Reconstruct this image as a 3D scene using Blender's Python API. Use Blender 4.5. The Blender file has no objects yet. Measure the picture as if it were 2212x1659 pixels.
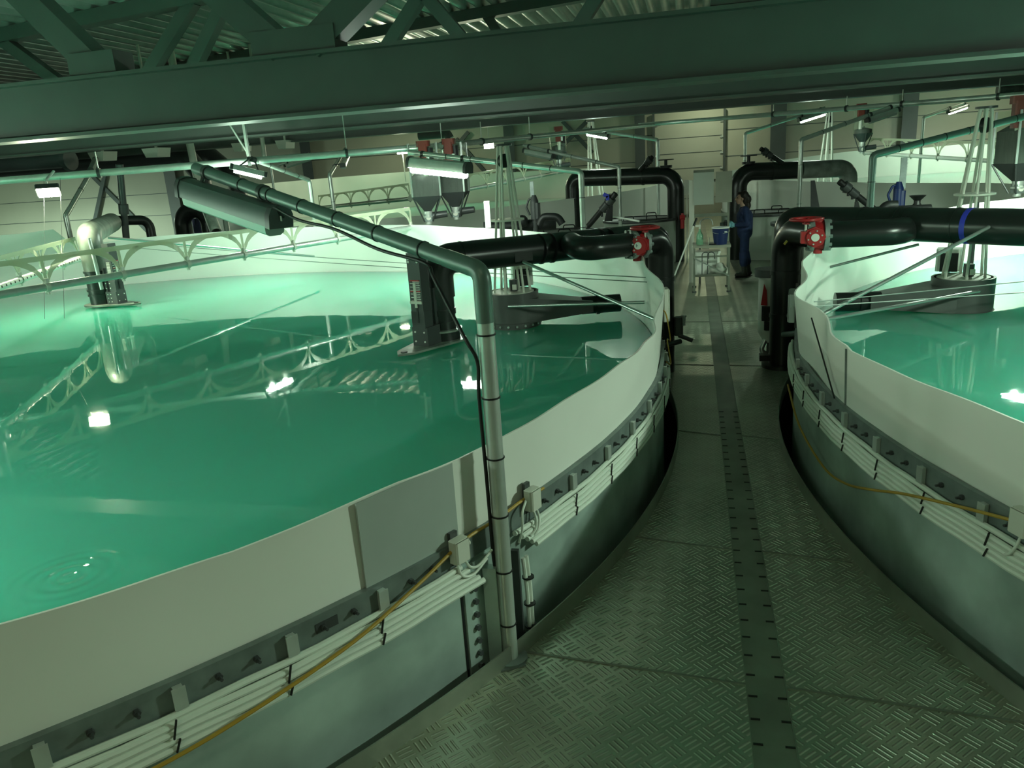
import bpy, bmesh, math, random
from mathutils import Vector, Matrix
random.seed(7)
PI = math.pi
C = bpy.context.scene.collection
S = bpy.context.scene

# ------------------------------------------------------------------ camera
EYE = Vector((0, 0, 2.5))
FPX, CX, CY = 1661.0, 1106.0, 829.5
ROWS = ((0.973483565013, -0.000613378869, -0.228756141809),
        (0.219431717188, -0.280104330456, 0.934554057051),
        (-0.064648821650, -0.959969368171, -0.272542367410))      # world axes seen from the camera
cam_d = bpy.data.cameras.new('camera'); cam = bpy.data.objects.new('camera', cam_d); C.objects.link(cam)
cam_d.sensor_width = 36; cam_d.lens = FPX / 2212 * 36; cam_d.clip_start = .05; cam_d.clip_end = 200
M = Matrix.Identity(4)
for i in range(3):
    M[i][0] = ROWS[i][0]; M[i][1] = -ROWS[i][1]; M[i][2] = -ROWS[i][2]; M[i][3] = EYE[i]
cam.matrix_world = M
S.camera = cam
S.view_settings.view_transform = 'Standard'; S.view_settings.look = 'None'
S.view_settings.gamma = 1; S.view_settings.use_curve_mapping = False
S.view_settings.exposure = 2.5
world = bpy.data.worlds.new('world'); S.world = world; world.use_nodes = True
world.node_tree.nodes['Background'].inputs[0].default_value = (.68, 1, .74, 1)
world.node_tree.nodes['Background'].inputs[1].default_value = .06
LAMP = (.72, 1.0, .76)          # greenish white tubes
WARM = (.92, 1.0, .66)          # yellower floods and added lights
def area(name, loc, size, energy, color=LAMP, parent=None, rot=(0, 0, 0), sy=None, spread=None):
    d = bpy.data.lights.new(name, 'AREA'); d.energy = energy; d.color = color
    d.shape = 'RECTANGLE' if sy else 'DISK'; d.size = size
    if sy: d.size_y = sy
    if spread: d.spread = spread
    o = bpy.data.objects.new(name, d); C.objects.link(o); o.location = loc; o.rotation_euler = rot
    if parent: o.parent = parent; o.location = Vector(loc) - parent.location
    return o
E_TUBE, E_FLOOD, E_FILL = 12.0, 14.0, 20.0
# unseen lights added behind the camera, standing in for platform lamps
area('platform_stand_in', (.4, .2, 5.3), 1.2, 2.4, WARM, None, (0, 0, 0), .2)
area('platform_stand_in', (-2.2, -2.6, 4.2), .25, 6, WARM, None, (0, 0, 0), .25)

# real distances: where the sight line of a measured pixel meets a plane of the place
def ray(px, py):
    v = Vector((px - CX, py - CY, FPX))
    return Vector([sum(ROWS[i][k] * v[k] for k in range(3)) for i in range(3)])
def Y(px, py, y): r = ray(px, py); return EYE + r * (y / r.y)
def Z(px, py, z): r = ray(px, py); return EYE + r * ((z - EYE.z) / r.z)
def V(*a): return Vector(a)

# ------------------------------------------------------------------ materials
def newmat(name):
    m = bpy.data.materials.new(name); m.use_nodes = True
    return m, m.node_tree.nodes, m.node_tree.links, m.node_tree.nodes['Principled BSDF']
def mat(name, col, rough=.5, metal=0, mottle=0, scale=6, bump=0, bscale=40, spec=.5, stretch=None):
    m, n, l, b = newmat(name)
    b.inputs['Base Color'].default_value = (*col, 1); b.inputs['Roughness'].default_value = rough
    b.inputs['Metallic'].default_value = metal; b.inputs['Specular IOR Level'].default_value = spec
    tc = n.new('ShaderNodeTexCoord'); src = tc.outputs['Object']
    if stretch:
        mp = n.new('ShaderNodeMapping'); mp.inputs['Scale'].default_value = stretch
        l.new(src, mp.inputs[0]); src = mp.outputs[0]
    if mottle:
        t = n.new('ShaderNodeTexNoise'); t.inputs['Scale'].default_value = scale; t.inputs['Detail'].default_value = 5
        l.new(src, t.inputs['Vector'])
        r = n.new('ShaderNodeValToRGB')
        r.color_ramp.elements[0].position = .3; r.color_ramp.elements[1].position = .72
        r.color_ramp.elements[0].color = (*[max(0, c * (1 - mottle)) for c in col], 1)
        r.color_ramp.elements[1].color = (*[min(1, c * (1 + mottle)) for c in col], 1)
        l.new(t.outputs['Fac'], r.inputs[0]); l.new(r.outputs[0], b.inputs['Base Color'])
    if bump:
        t = n.new('ShaderNodeTexNoise'); t.inputs['Scale'].default_value = bscale
        l.new(src, t.inputs['Vector'])
        bp = n.new('ShaderNodeBump'); bp.inputs['Strength'].default_value = bump; bp.inputs['Distance'].default_value = .01
        l.new(t.outputs['Fac'], bp.inputs['Height']); l.new(bp.outputs[0], b.inputs['Normal'])
    return m
def emit(name, col, s):
    m, n, l, b = newmat(name)
    b.inputs['Base Color'].default_value = (*col, 1)
    b.inputs['Emission Color'].default_value = (*col, 1); b.inputs['Emission Strength'].default_value = s
    return m
def clear(name, tint, dens, gloss=.1):
    m, n, l, b = newmat(name)
    tr = n.new('ShaderNodeBsdfTransparent'); tr.inputs[0].default_value = (.95, .98, .95, 1)
    b.inputs['Base Color'].default_value = (*tint, 1); b.inputs['Roughness'].default_value = .15
    mx = n.new('ShaderNodeMixShader'); mx.inputs[0].default_value = dens
    l.new(tr.outputs[0], mx.inputs[1]); l.new(b.outputs[0], mx.inputs[2])
    l.new(mx.outputs[0], n['Material Output'].inputs[0])
    return m
K = {}
K['galv'] = mat('galvanised steel', (.42, .52, .48), .45, .35, .28, 2.2, .05, 30)
K['band'] = mat('galvanised band', (.22, .26, .25), .45, .5, .2, 9)
K['liner'] = mat('white liner', (.80, .80, .74), .35, 0, .03, 1.2, .05, 3)
K['patch'] = mat('grey liner patch', (.38, .42, .39), .4, 0, .05, 3)
K['beam'] = mat('painted steel beam', (.115, .125, .115), .5, 0, .06, 2)
K['beamlight'] = mat('light painted steel', (.30, .34, .32), .45, 0, .05, 2)
K['roof'] = mat('corrugated roof sheet', (.56, .56, .54), .32, .55, .1, 3)
K['hdpe'] = mat('black plastic pipe', (.013, .015, .014), .28, 0, .15, 4, .02, 12)
K['hdpegrey'] = mat('scuffed plastic pipe', (.16, .19, .16), .35, 0, .5, 6, .03, 12, stretch=(1, 1, .3))
K['fixgreen'] = mat('dark green grey housing', (.085, .115, .105), .4, .2, .06, 5)
K['alu'] = mat('aluminium', (.62, .66, .64), .3, .85, .06, 8)
K['pole'] = mat('zinc pole', (.62, .66, .62), .30, .5, .1, 7)
K['polegreen'] = mat('grey green pole', (.16, .22, .20), .38, .35, .06, 7)
K['white'] = mat('white plastic', (.78, .80, .74), .4)
K['conduit'] = mat('white conduit', (.72, .76, .68), .38)
K['cream'] = mat('cream plastic', (.66, .66, .58), .45)
K['black'] = mat('black rubber', (.008, .009, .009), .5)
K['dark'] = mat('dark plastic', (.05, .055, .055), .4)
K['drum'] = mat('dark grey plastic', (.075, .078, .075), .45, 0, .1, 5)
K['red'] = mat('red paint', (.42, .018, .022), .35)
K['redb'] = mat('rust red paint', (.16, .028, .018), .4)
K['blue'] = mat('blue plastic', (.01, .025, .11), .4)
K['navy'] = mat('navy cloth', (.012, .025, .085), .85, 0, .2, 20, .2, 60)
K['glove'] = mat('pale blue glove', (.22, .50, .58), .5)
K['skin'] = mat('skin', (.55, .33, .25), .55)
K['hair'] = mat('dark hair', (.018, .012, .009), .5, 0, .4, 40, .6, 70)
K['boot'] = mat('rubber boot', (.02, .021, .018), .35)
K['yellow'] = mat('yellow hose', (.42, .25, .03), .45)
K['wall'] = mat('wall panel', (.50, .51, .42), .55, 0, .05, .6)
K['door'] = mat('door panel', (.47, .49, .42), .5, 0, .04, 1)
K['column'] = mat('dark column', (.085, .105, .105), .5, 0, .08, 2)
K['concrete'] = mat('dark concrete', (.035, .04, .038), .7, 0, .3, 2)
K['wire'] = mat('steel wire', (.30, .33, .31), .4, .6)
K['pellet'] = mat('feed pellets', (.028, .026, .024), .6, 0, .5, 26, .5, 60, stretch=(1, 1, .12))
K['clear'] = clear('clear plastic', (.55, .65, .58), .05)
K['strip'] = clear('frosted lattice plastic', (.72, .74, .56), .62)
K['wood'] = mat('grey board', (.33, .33, .27), .5, 0, .1, 3)
K['sump'] = mat('pale tank plastic', (.50, .54, .48), .45, 0, .05, 2)
K['cloth'] = mat('pale towel', (.55, .56, .50), .9, 0, .1, 8, .3, 30)
K['violet'] = mat('violet plastic', (.13, .12, .28), .5)
K['bluestrap'] = mat('blue tape', (.03, .04, .42), .5)
K['tape'] = mat('yellow tape', (.75, .62, .12), .5)
K['green'] = clear('green bottle', (.25, .55, .36), .7)
K['tube_on'] = emit('lit tube', (.86, 1, .88), 14)
K['flood_on'] = emit('lit flood', (.93, 1, .72), 22)
K['tube_off'] = mat('unlit tube cover', (.34, .42, .38), .25)

def water_mat(name, col, rings=None):
    m, n, l, b = newmat(name)
    b.inputs['Base Color'].default_value = (*col, 1); b.inputs['Roughness'].default_value = .02
    b.inputs['IOR'].default_value = 1.33
    b.inputs['Subsurface Weight'].default_value = 1; b.inputs['Subsurface Radius'].default_value = (.3, 1.4, 1.1); b.inputs['Subsurface Scale'].default_value = 2
    tc = n.new('ShaderNodeTexCoord'); h = None
    for sc, dist in ((.9, .0016), (4.0, .0004)):
        t = n.new('ShaderNodeTexNoise'); t.inputs['Scale'].default_value = sc; t.inputs['Detail'].default_value = 2
        l.new(tc.outputs['Object'], t.inputs['Vector'])
        bp = n.new('ShaderNodeBump'); bp.inputs['Strength'].default_value = 1; bp.inputs['Distance'].default_value = dist
        l.new(t.outputs['Fac'], bp.inputs['Height'])
        if h: l.new(h.outputs[0], bp.inputs['Normal'])
        h = bp
    if rings:                                               # one spreading ring ripple
        vd = n.new('ShaderNodeVectorMath'); vd.operation = 'DISTANCE'; vd.inputs[1].default_value = rings
        l.new(tc.outputs['Object'], vd.inputs[0])
        q = n.new('ShaderNodeMath'); q.operation = 'MULTIPLY'; q.inputs[1].default_value = 2 * PI / .075; l.new(vd.outputs['Value'], q.inputs[0])
        w = n.new('ShaderNodeMath'); w.operation = 'SINE'; l.new(q.outputs[0], w.inputs[0])
        f = n.new('ShaderNodeMapRange'); f.inputs['From Min'].default_value = .12; f.inputs['From Max'].default_value = .34; f.inputs['To Min'].default_value = 1; f.inputs['To Max'].default_value = 0
        l.new(vd.outputs['Value'], f.inputs['Value'])
        g = n.new('ShaderNodeMath'); g.operation = 'MULTIPLY'; l.new(w.outputs[0], g.inputs[0]); l.new(f.outputs[0], g.inputs[1])
        bp = n.new('ShaderNodeBump'); bp.inputs['Distance'].default_value = .0022; l.new(g.outputs[0], bp.inputs['Height']); l.new(h.outputs[0], bp.inputs['Normal']); h = bp
    l.new(h.outputs[0], b.inputs['Normal'])
    return m
K['water'] = water_mat('green water', (.085, .36, .265))

def ripple_water():
    p = Z(150, 1245, .70); return water_mat('green water with a ring ripple', (.10, .47, .345), (p.x + 7.78, p.y - 6.75, .70))
K['water_ring'] = ripple_water()

def tread_mat():
    """aluminium tread plate: groups of short raised bars, turned a quarter in every other cell"""
    m, n, l, b = newmat('tread plate')
    b.inputs['Base Color'].default_value = (.30, .32, .26, 1); b.inputs['Metallic'].default_value = .8
    b.inputs['Roughness'].default_value = .33
    def mth(op, a, c=None):
        q = n.new('ShaderNodeMath'); q.operation = op
        for i, x in enumerate((a, c)):
            if x is None: continue
            if isinstance(x, (int, float)): q.inputs[i].default_value = x
            else: l.new(x, q.inputs[i])
        return q.outputs[0]
    tc = n.new('ShaderNodeTexCoord')
    sx = n.new('ShaderNodeSeparateXYZ'); l.new(tc.outputs['Object'], sx.inputs[0])
    c = 1 / .088
    u = mth('MULTIPLY', mth('ADD', sx.outputs[0], sx.outputs[1]), c * .7071)
    v = mth('MULTIPLY', mth('SUBTRACT', sx.outputs[0], sx.outputs[1]), c * .7071)
    fu, fv = mth('FLOOR', u), mth('FLOOR', v)
    par = mth('MODULO', mth('ABSOLUTE', mth('ADD', fu, fv)), 2)
    lu = mth('SUBTRACT', mth('SUBTRACT', u, fu), .5); lv = mth('SUBTRACT', mth('SUBTRACT', v, fv), .5)
    inv = mth('SUBTRACT', 1, par)
    a = mth('ADD', mth('MULTIPLY', lu, par), mth('MULTIPLY', lv, inv))      # across the bars
    d = mth('ADD', mth('MULTIPLY', lv, par), mth('MULTIPLY', lu, inv))      # along the bars
    bars = mth('COSINE', mth('MULTIPLY', a, 2 * PI * 3.2))
    mask = mth('MULTIPLY', mth('LESS_THAN', mth('ABSOLUTE', a), .46), mth('LESS_THAN', mth('ABSOLUTE', d), .40))
    hgt = mth('MULTIPLY', mth('MAXIMUM', bars, 0), mask)
    bp = n.new('ShaderNodeBump'); bp.inputs['Strength'].default_value = 1; bp.inputs['Distance'].default_value = .006
    l.new(hgt, bp.inputs['Height']); l.new(bp.outputs[0], b.inputs['Normal'])
    t = n.new('ShaderNodeTexNoise'); t.inputs['Scale'].default_value = 1.6; t.inputs['Detail'].default_value = 6
    l.new(tc.outputs['Object'], t.inputs['Vector'])
    r = n.new('ShaderNodeValToRGB'); r.color_ramp.elements[0].position = .3; r.color_ramp.elements[1].position = .75
    r.color_ramp.elements[0].color = (.34, .36, .28, 1); r.color_ramp.elements[1].color = (.55, .57, .46, 1)
    l.new(t.outputs['Fac'], r.inputs[0])
    mx = n.new('ShaderNodeMixRGB'); mx.inputs[2].default_value = (.62, .64, .54, 1)
    l.new(hgt, mx.inputs[0]); l.new(r.outputs[0], mx.inputs[1]); l.new(mx.outputs[0], b.inputs['Base Color'])
    return m
K['tread'] = tread_mat()
K['strip_plate'] = mat('smooth plate', (.26, .28, .23), .5, .6, .2, 3)

# ------------------------------------------------------------------ mesh builder
def frame_of(d):
    d = d.normalized()
    a = V(0, 0, 1) if abs(d.z) < .95 else V(1, 0, 0)
    x = a.cross(d).normalized(); return x, d.cross(x)
class MB:
    def __init__(s): s.v = []; s.f = []; s.sm = []
    def add(s, vs, fs, smooth=False):
        k = len(s.v); s.v += [Vector(p) for p in vs]
        s.f += [[i + k for i in f] for f in fs]; s.sm += [smooth] * len(fs); return s
    def box(s, c, size, rot=None, bev=0):
        x, y, z = [q / 2 for q in size]; c = Vector(c)
        if bev:
            b = bev; P = [(-x + b, -y), (x - b, -y), (x, -y + b), (x, y - b), (x - b, y), (-x + b, y), (-x, y - b), (-x, -y + b)]
            vs = [V(p, q, w) for w in (-z, z) for p, q in P]
            fs = [[i, (i + 1) % 8, 8 + (i + 1) % 8, 8 + i] for i in range(8)] + [list(range(7, -1, -1)), list(range(8, 16))]
        else:
            vs = [V(i, j, k) for k in (-z, z) for j in (-y, y) for i in (-x, x)]
            fs = [[0, 2, 3, 1], [4, 5, 7, 6], [0, 1, 5, 4], [2, 6, 7, 3], [0, 4, 6, 2], [1, 3, 7, 5]]
        if rot is not None: vs = [rot @ p for p in vs]
        return s.add([c + p for p in vs], fs)
    def bar(s, a, b, w, h, up=None):
        """rectangular bar from a to b"""
        a = Vector(a); b = Vector(b); d = (b - a).normalized()
        u = Vector(up) if up else V(0, 0, 1)
        if abs(u.dot(d)) > .98: u = V(0, 1, 0)
        x = d.cross(u).normalized(); z = x.cross(d)
        vs = [p + x * i * w / 2 + z * j * h / 2 for p in (a, b) for i, j in ((-1, -1), (1, -1), (1, 1), (-1, 1))]
        return s.add(vs, [[0, 3, 2, 1], [4, 5, 6, 7], [0, 1, 5, 4], [1, 2, 6, 5], [2, 3, 7, 6], [3, 0, 4, 7]])
    def tube(s, pts, r, n=14, caps=True):
        pts = [Vector(p) for p in pts]; m = len(pts)
        rs = r if isinstance(r, (list, tuple)) else [r] * m
        d0 = (pts[1] - pts[0]); x, y = frame_of(d0); vs = []
        for i, p in enumerate(pts):
            t = (pts[min(i + 1, m - 1)] - pts[max(i - 1, 0)]).normalized()
            x = (x - t * x.dot(t)).normalized(); y = t.cross(x)
            vs += [p + (x * math.cos(2 * PI * k / n) + y * math.sin(2 * PI * k / n)) * rs[i] for k in range(n)]
        fs = [[i * n + k, i * n + (k + 1) % n, (i + 1) * n + (k + 1) % n, (i + 1) * n + k] for i in range(m - 1) for k in range(n)]
        s.add(vs, fs, True)
        if caps:
            s.add(vs[:n], [list(range(n - 1, -1, -1))]); s.add(vs[-n:], [list(range(n))])
        return s
    def lathe(s, prof, c, axis=(0, 0, 1), n=32):
        c = Vector(c); ax = Vector(axis).normalized(); x, y = frame_of(ax)
        for (r0, z0), (r1, z1) in zip(prof, prof[1:]):
            vs = [c + ax * z + (x * math.cos(2 * PI * k / n) + y * math.sin(2 * PI * k / n)) * max(r, 1e-5) for r, z in ((r0, z0), (r1, z1)) for k in range(n)]
            s.add(vs, [[k, (k + 1) % n, n + (k + 1) % n, n + k] for k in range(n)], True)
        return s
    def disc(s, c, r, h, axis=(0, 0, 1), n=32):
        return s.lathe([(0, -h / 2), (r, -h / 2), (r, h / 2), (0, h / 2)], c, axis, n)
    def sphere(s, c, r, n=12, sc=(1, 1, 1)):
        c = Vector(c); m = n // 2; vs = []; fs = []
        for i in range(m + 1):
            t = PI * i / m
            vs += [c + V(math.sin(t) * math.cos(2 * PI * k / n) * r * sc[0], math.sin(t) * math.sin(2 * PI * k / n) * r * sc[1], math.cos(t) * r * sc[2]) for k in range(n)]
        fs = [[i * n + k, (i + 1) * n + k, (i + 1) * n + (k + 1) % n, i * n + (k + 1) % n] for i in range(m) for k in range(n)]
        return s.add(vs, fs, True)
    def capsule(s, a, ra, b, rb, n=14):
        a = Vector(a); b = Vector(b)
        s.sphere(a, ra, n); s.sphere(b, rb, n)
        if (b - a).length > 1e-4: s.tube([a, b], [ra, rb], n)
        return s
    def arc(s, c, prof, a0, a1, n, smooth=True):
        """closed profile of (r, z) points, or a function of the angle giving one, swept about a vertical axis"""
        cx, cy = c; rings = []
        full = abs(a1 - a0) > 359.9
        for i in range(n + 1):
            t = a0 + (a1 - a0) * i / n; q = prof(t) if callable(prof) else prof
            ca, sa = math.cos(math.radians(t)), math.sin(math.radians(t))
            rings.append([V(cx + r * ca, cy + r * sa, z) for r, z in q])
        k = len(rings[0])
        for j in range(k):
            vs = [R[j] for R in rings] + [R[(j + 1) % k] for R in rings]
            s.add(vs, [[i, i + 1, n + 1 + i + 1, n + 1 + i] for i in range(n)], smooth)
        if not full:
            s.add(rings[0], [list(range(k - 1, -1, -1))]); s.add(rings[-1], [list(range(k))])
        return s
    def prism(s, poly, a, b):
        """polygon of world points extruded by the vector b - a"""
        d = Vector(b) - Vector(a); n = len(poly); vs = [Vector(p) for p in poly] + [Vector(p) + d for p in poly]
        return s.add(vs, [list(range(n - 1, -1, -1)), list(range(n, 2 * n))] + [[i, (i + 1) % n, n + (i + 1) % n, n + i] for i in range(n)])
    def build(s, name, m, parent=None, origin=None):
        o0 = Vector(origin) if origin is not None else V(0, 0, 0)
        if parent is not None:
            o0 = V(0, 0, 0); q = parent
            while q: o0 = o0 + q.location; q = q.parent
        me = bpy.data.meshes.new(name); me.from_pydata([tuple(p - o0) for p in s.v], [], s.f)
        me.polygons.foreach_set('use_smooth', s.sm); me.materials.append(K[m] if isinstance(m, str) else m)
        bm = bmesh.new(); bm.from_mesh(me); bmesh.ops.remove_doubles(bm, verts=bm.verts, dist=1e-5)
        bmesh.ops.recalc_face_normals(bm, faces=bm.faces); bm.to_mesh(me); bm.free()
        try: me.set_sharp_from_angle(angle=math.radians(38))
        except Exception: pass
        o = bpy.data.objects.new(name, me); C.objects.link(o)
        if parent is not None: o.parent = parent
        elif origin is not None: o.location = o0
        return o
def tag(o, label, cat, group=None, kind=None):
    o['label'] = label; o['category'] = cat
    if group: o['group'] = group
    if kind: o['kind'] = kind
    return o
def thing(name, loc, label, cat, group=None):
    o = bpy.data.objects.new(name, None); C.objects.link(o); o.location = loc; o.empty_display_size = .1
    return tag(o, label, cat, group)
def struct(name, mb, m, label=None):
    o = mb.build(name, m); o['kind'] = 'structure'
    if label: o['label'] = label
    return o
def part_copy(src, parent, loc, rotz):
    c = src.copy(); C.objects.link(c); c.parent = parent; c.location = loc; c.rotation_euler = (0, 0, rotz); return c
def rounded(pts, rad, n=8):
    pts = [Vector(p) for p in pts]; out = [pts[0]]
    rads = rad if isinstance(rad, (list, tuple)) else [rad] * (len(pts) - 2)
    for i in range(1, len(pts) - 1):
        p, a, b = pts[i], pts[i - 1], pts[i + 1]; r = rads[i - 1]
        da = (a - p); db = (b - p); ang = da.angle(db)
        t = min(r / math.tan(ang / 2), da.length * .49, db.length * .49)
        da.normalize(); db.normalize(); s0 = p + da * t; s1 = p + db * t
        rr = t * math.tan(ang / 2); bis = (da + db).normalized(); cc = p + bis * (rr / math.sin(ang / 2))
        u = (s0 - cc); w = (s1 - cc); tot = u.angle(w)
        for k in range(n + 1):
            f = k / n
            out.append(cc + (u * math.sin((1 - f) * tot) + w * math.sin(f * tot)) / math.sin(tot))
    out.append(pts[-1]); return out
def sag(a, b, d, n=12):
    a = Vector(a); b = Vector(b)
    return [a.lerp(b, i / n) - V(0, 0, 4 * d * (i / n) * (1 - i / n)) for i in range(n + 1)]
def smooth_path(pts, n=6):
    pts = [Vector(p) for p in pts]; P = [pts[0] * 2 - pts[1]] + pts + [pts[-1] * 2 - pts[-2]]; out = []
    for i in range(1, len(P) - 2):
        for k in range(n):
            t = k / n; a, b, c, d = P[i - 1], P[i], P[i + 1], P[i + 2]
            out.append(.5 * (2 * b + (c - a) * t + (2 * a - 5 * b + 4 * c - d) * t * t + (3 * b - a - 3 * c + d) * t ** 3))
    out.append(pts[-1]); return out
def remeshed(name, mb, m, parent, voxel, it=6):
    o = mb.build(name, m, parent)
    r = o.modifiers.new('r', 'REMESH'); r.mode = 'VOXEL'; r.voxel_size = voxel; r.use_smooth_shade = True
    sm = o.modifiers.new('s', 'SMOOTH'); sm.iterations = it; sm.factor = .5
    dg = bpy.context.evaluated_depsgraph_get(); me = bpy.data.meshes.new_from_object(o.evaluated_get(dg))
    o.modifiers.clear(); o.data = me
    if not me.materials: me.materials.append(K[m])
    return o
def interp(tab, t):
    if t <= tab[0][0]: return tab[0][1]
    for (a, x), (b, y) in zip(tab, tab[1:]):
        if a <= t <= b:
            f = (t - a) / (b - a) if b > a else 0; return x + (y - x) * f
    return tab[-1][1]

# ------------------------------------------------------------------ setting: deck, ground, walls, roof
TR = 7.52                                # steel wall radius of the fish tanks
L1, R1, L2, R2 = V(-7.78, 6.75), V(8.4, 6.5), V(-8.0, 25.3), V(8.4, 25.3)
CURB = 7.65
struct('floor', MB().box((0, 15, -1.05), (90, 50, .1)), 'concrete', 'dark concrete ground under the tanks')
def edge(y, cs, sgn):
    x = 9.5 * sgn
    for c in cs:
        d = CURB ** 2 - (y - c[1]) ** 2
        if d > 0:
            q = c[0] - sgn * math.sqrt(d); x = min(x, q) if sgn > 0 else max(x, q)
    return x
deck = thing('walkway', (0.3, 10, 0), 'aluminium tread plate walkway between the curved fish tanks', 'walkway')
ys = [-.6 + i * .12 for i in range(int(33.6 / .12))]
def deck_part(x0f, x1f, z, name, m):
    mb = MB(); n = len(ys); vs = []
    for y in ys:
        a, b = x0f(y), x1f(y)
        vs += [(a, y, z), (b, y, z), (b, y, z - .03), (a, y, z - .03)]
    fs = [[4 * i + j, 4 * i + (j + 1) % 4, 4 * i + 4 + (j + 1) % 4, 4 * i + 4 + j] for i in range(n - 1) for j in range(4)]
    mb.add(vs, fs); mb.add(vs[:4], [[0, 1, 2, 3]]); mb.add(vs[-4:], [[3, 2, 1, 0]])
    return mb.build(name, m, deck)
deck_part(lambda y: edge(y, (L1, L2), -1), lambda y: .255, 0, 'tread_plate', 'tread')
deck_part(lambda y: .435, lambda y: edge(y, (R1, R2), 1), 0, 'tread_plate', 'tread')
deck_part(lambda y: .2555, lambda y: .4345, -.002, 'cover_strip', 'strip_plate')
for i in range(34):
    y = 2.3 + i * .16
    for x in (.278, .412): MB().box((x, y, -.001), (.042, .010, .006)).build('slot', 'black', deck)
mb = MB()
for x in (.253, .437): mb.box((x, 16, 0), (.006, 32, .006))
for y in (3.36, 4.72, 6.9, 9.4, 12):
    a, b = edge(y, (L1, L2), -1), edge(y, (R1, R2), 1)
    mb.bar((a, y + .1, .001), (.25, y - .02, .001), .014, .008); mb.bar((.44, y - .02, .001), (b, y - .12, .001), .014, .008)
mb.build('weld_seam', 'strip_plate', deck)
def kick_plate(c, a0, a1, label):
    mb = MB().arc((c[0], c[1]), [(CURB - .004, -.03), (CURB + .004, -.03), (CURB + .004, .10), (CURB - .004, .10)], a0, a1, 90)
    o = mb.build('kick_plate', 'strip_plate', None, (c[0], c[1], 0)); return tag(o, label, 'kick plate')
kick_plate(L1, -75, 70, 'low curved kick plate along the left edge of the near walkway')
kick_plate(R1, 110, 255, 'low curved kick plate along the right edge of the near walkway')

# hall frame: u along the trusses, d across them
WY = 34.6
TH = 0.0; RB = Matrix.Rotation(TH, 3, 'Z')
def B(px, py, d): r = RB.transposed() @ ray(px, py); return EYE + r * (d / r.y)
def BZ(px, py, z): return RB.transposed() @ Z(px, py, z)
def turn(o):
    o.location = RB @ o.location; o.rotation_euler = (0, 0, TH); return o
def RU(u): return 6.06 + .056 * (u + 10.5)                      # the roof pitches up to the right
def RZ(x, y): return RU((RB.transposed() @ V(x, y, 0)).x)
mb = MB().box((-2, WY + .1, 3.4), (84, .2, 9)); turn(struct('wall_back', mb, 'wall', 'pale panelled back wall'))
mb = MB()
for z in (1.25, 2.3, 3.35): mb.box((-2, WY - .006, z), (84, .012, .03))
turn(struct('trim_1', mb, 'column', 'horizontal panel joints of the back wall'))
struct('wall_left', MB().box((-38, 16, 2.2), (.2, 50, 12)), 'wall'); struct('wall_right', MB().box((30, 16, 2.2), (.2, 50, 12)), 'wall')
# roller door with its rails
d1 = V(B(1415, 300, WY).x, 0, 0).x; d2 = B(1562, 300, WY).x; dz = 3.78
mb = MB().box(((d1 + d2) / 2, WY - .04, dz / 2), (d2 - d1, .06, dz))
door = turn(struct('door_1', mb, 'door', 'pale sectional door in the back wall'))
mb = MB()
for i in range(1, 6): mb.box(((d1 + d2) / 2, WY - .075, dz - i * .62), (d2 - d1 - .1, .012, .022))
mb.build('panel_joint', 'column', door)
mb = MB()
for x in (d1 - .05, d2 + .05): mb.box((x, WY - .14, 2.1), (.09, .12, 4.2))
mb.build('door_rail', 'column', door)
mb = MB()
for i in range(6):
    for x in (d1 + .06, d2 - .06): mb.box((x, WY - .09, dz - .06 - i * .62), (.12, .05, .07))
mb.build('hinge', 'pole', door)
# corrugated roof deck, ribs run along the walkway
mb = MB(); pitch = .40; prof = [(0, 0), (.10, 0), (.15, .17), (.30, .17), (.35, 0)]
xs = []
x = -40
while x < 30:
    for p, q in prof: xs.append((x + p, q))
    x += pitch
ya, yb = 2.0, 44.0
vs = [V(p, ya, RZ(p, ya) + q) for p, q in xs] + [V(p, yb, RZ(p, yb) + q) for p, q in xs]; n = len(xs)
mb.add(vs, [[i, i + 1, n + i + 1, n + i] for i in range(n - 1)])
ceil = struct('ceiling', mb, 'roof', 'corrugated steel roof deck')
so = ceil.modifiers.new('t', 'SOLIDIFY'); so.thickness = .01
mb = MB(); mb.add([V(x, y, RZ(x, y) + .35 + dz_) for dz_ in (0, .1) for x, y in ((-40, -8), (30, -8), (30, 2.2), (-40, 2.2))], [[3, 2, 1, 0], [4, 5, 6, 7], [0, 1, 5, 4], [1, 2, 6, 5], [2, 3, 7, 6], [3, 0, 4, 7]]); struct('ceiling.001', mb, 'roof')
struct('wall_front', MB().box((-2, -6, 3.4), (84, .2, 10)), 'wall')
# columns and wind braces on the back wall
for i, (px, w, lab) in enumerate(((368, .62, 'wide dark steel column far left on the back wall'), (668, .5, 'dark steel column left of the green hopper arm on the back wall'),
        (1105, .45, 'dark steel column behind the distant flood light'), (1384, .42, 'dark steel column just left of the sectional door'),
        (1678, .6, 'dark steel column right of the sectional door'), (1955, .55, 'dark steel column behind the far right lamp'))):
    x = B(px, 330, WY).x
    t = thing('steel_column', (x, WY - .2, -1), lab, 'column', 'columns along the back wall')
    MB().box((x, WY - .36, 1.8), (w, .025, 6.6)).build('flange', 'column', t)
    MB().box((x, WY - .19, 1.8), (.03, .32, 6.6)).build('web', 'column', t); turn(t)
def brace(a, b, label, w=.16):
    mb = MB().bar(a, b, w, .12, (0, 1, 0)); tag(turn(mb.build('wind_brace', 'column', None, a)), label, 'brace', 'diagonal braces on the back wall')
brace(B(1215, 262, WY - .07), B(1280, 330, WY - .07), 'diagonal brace falling right beside the sectional door')
brace(B(1268, 262, WY - .20), B(1185, 345, WY - .20), 'diagonal brace rising right, crossing behind the far round hopper')
brace(B(985, 300, WY - .07), B(1060, 385, WY - .07), 'diagonal brace falling right behind the near square hoppers')
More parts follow.
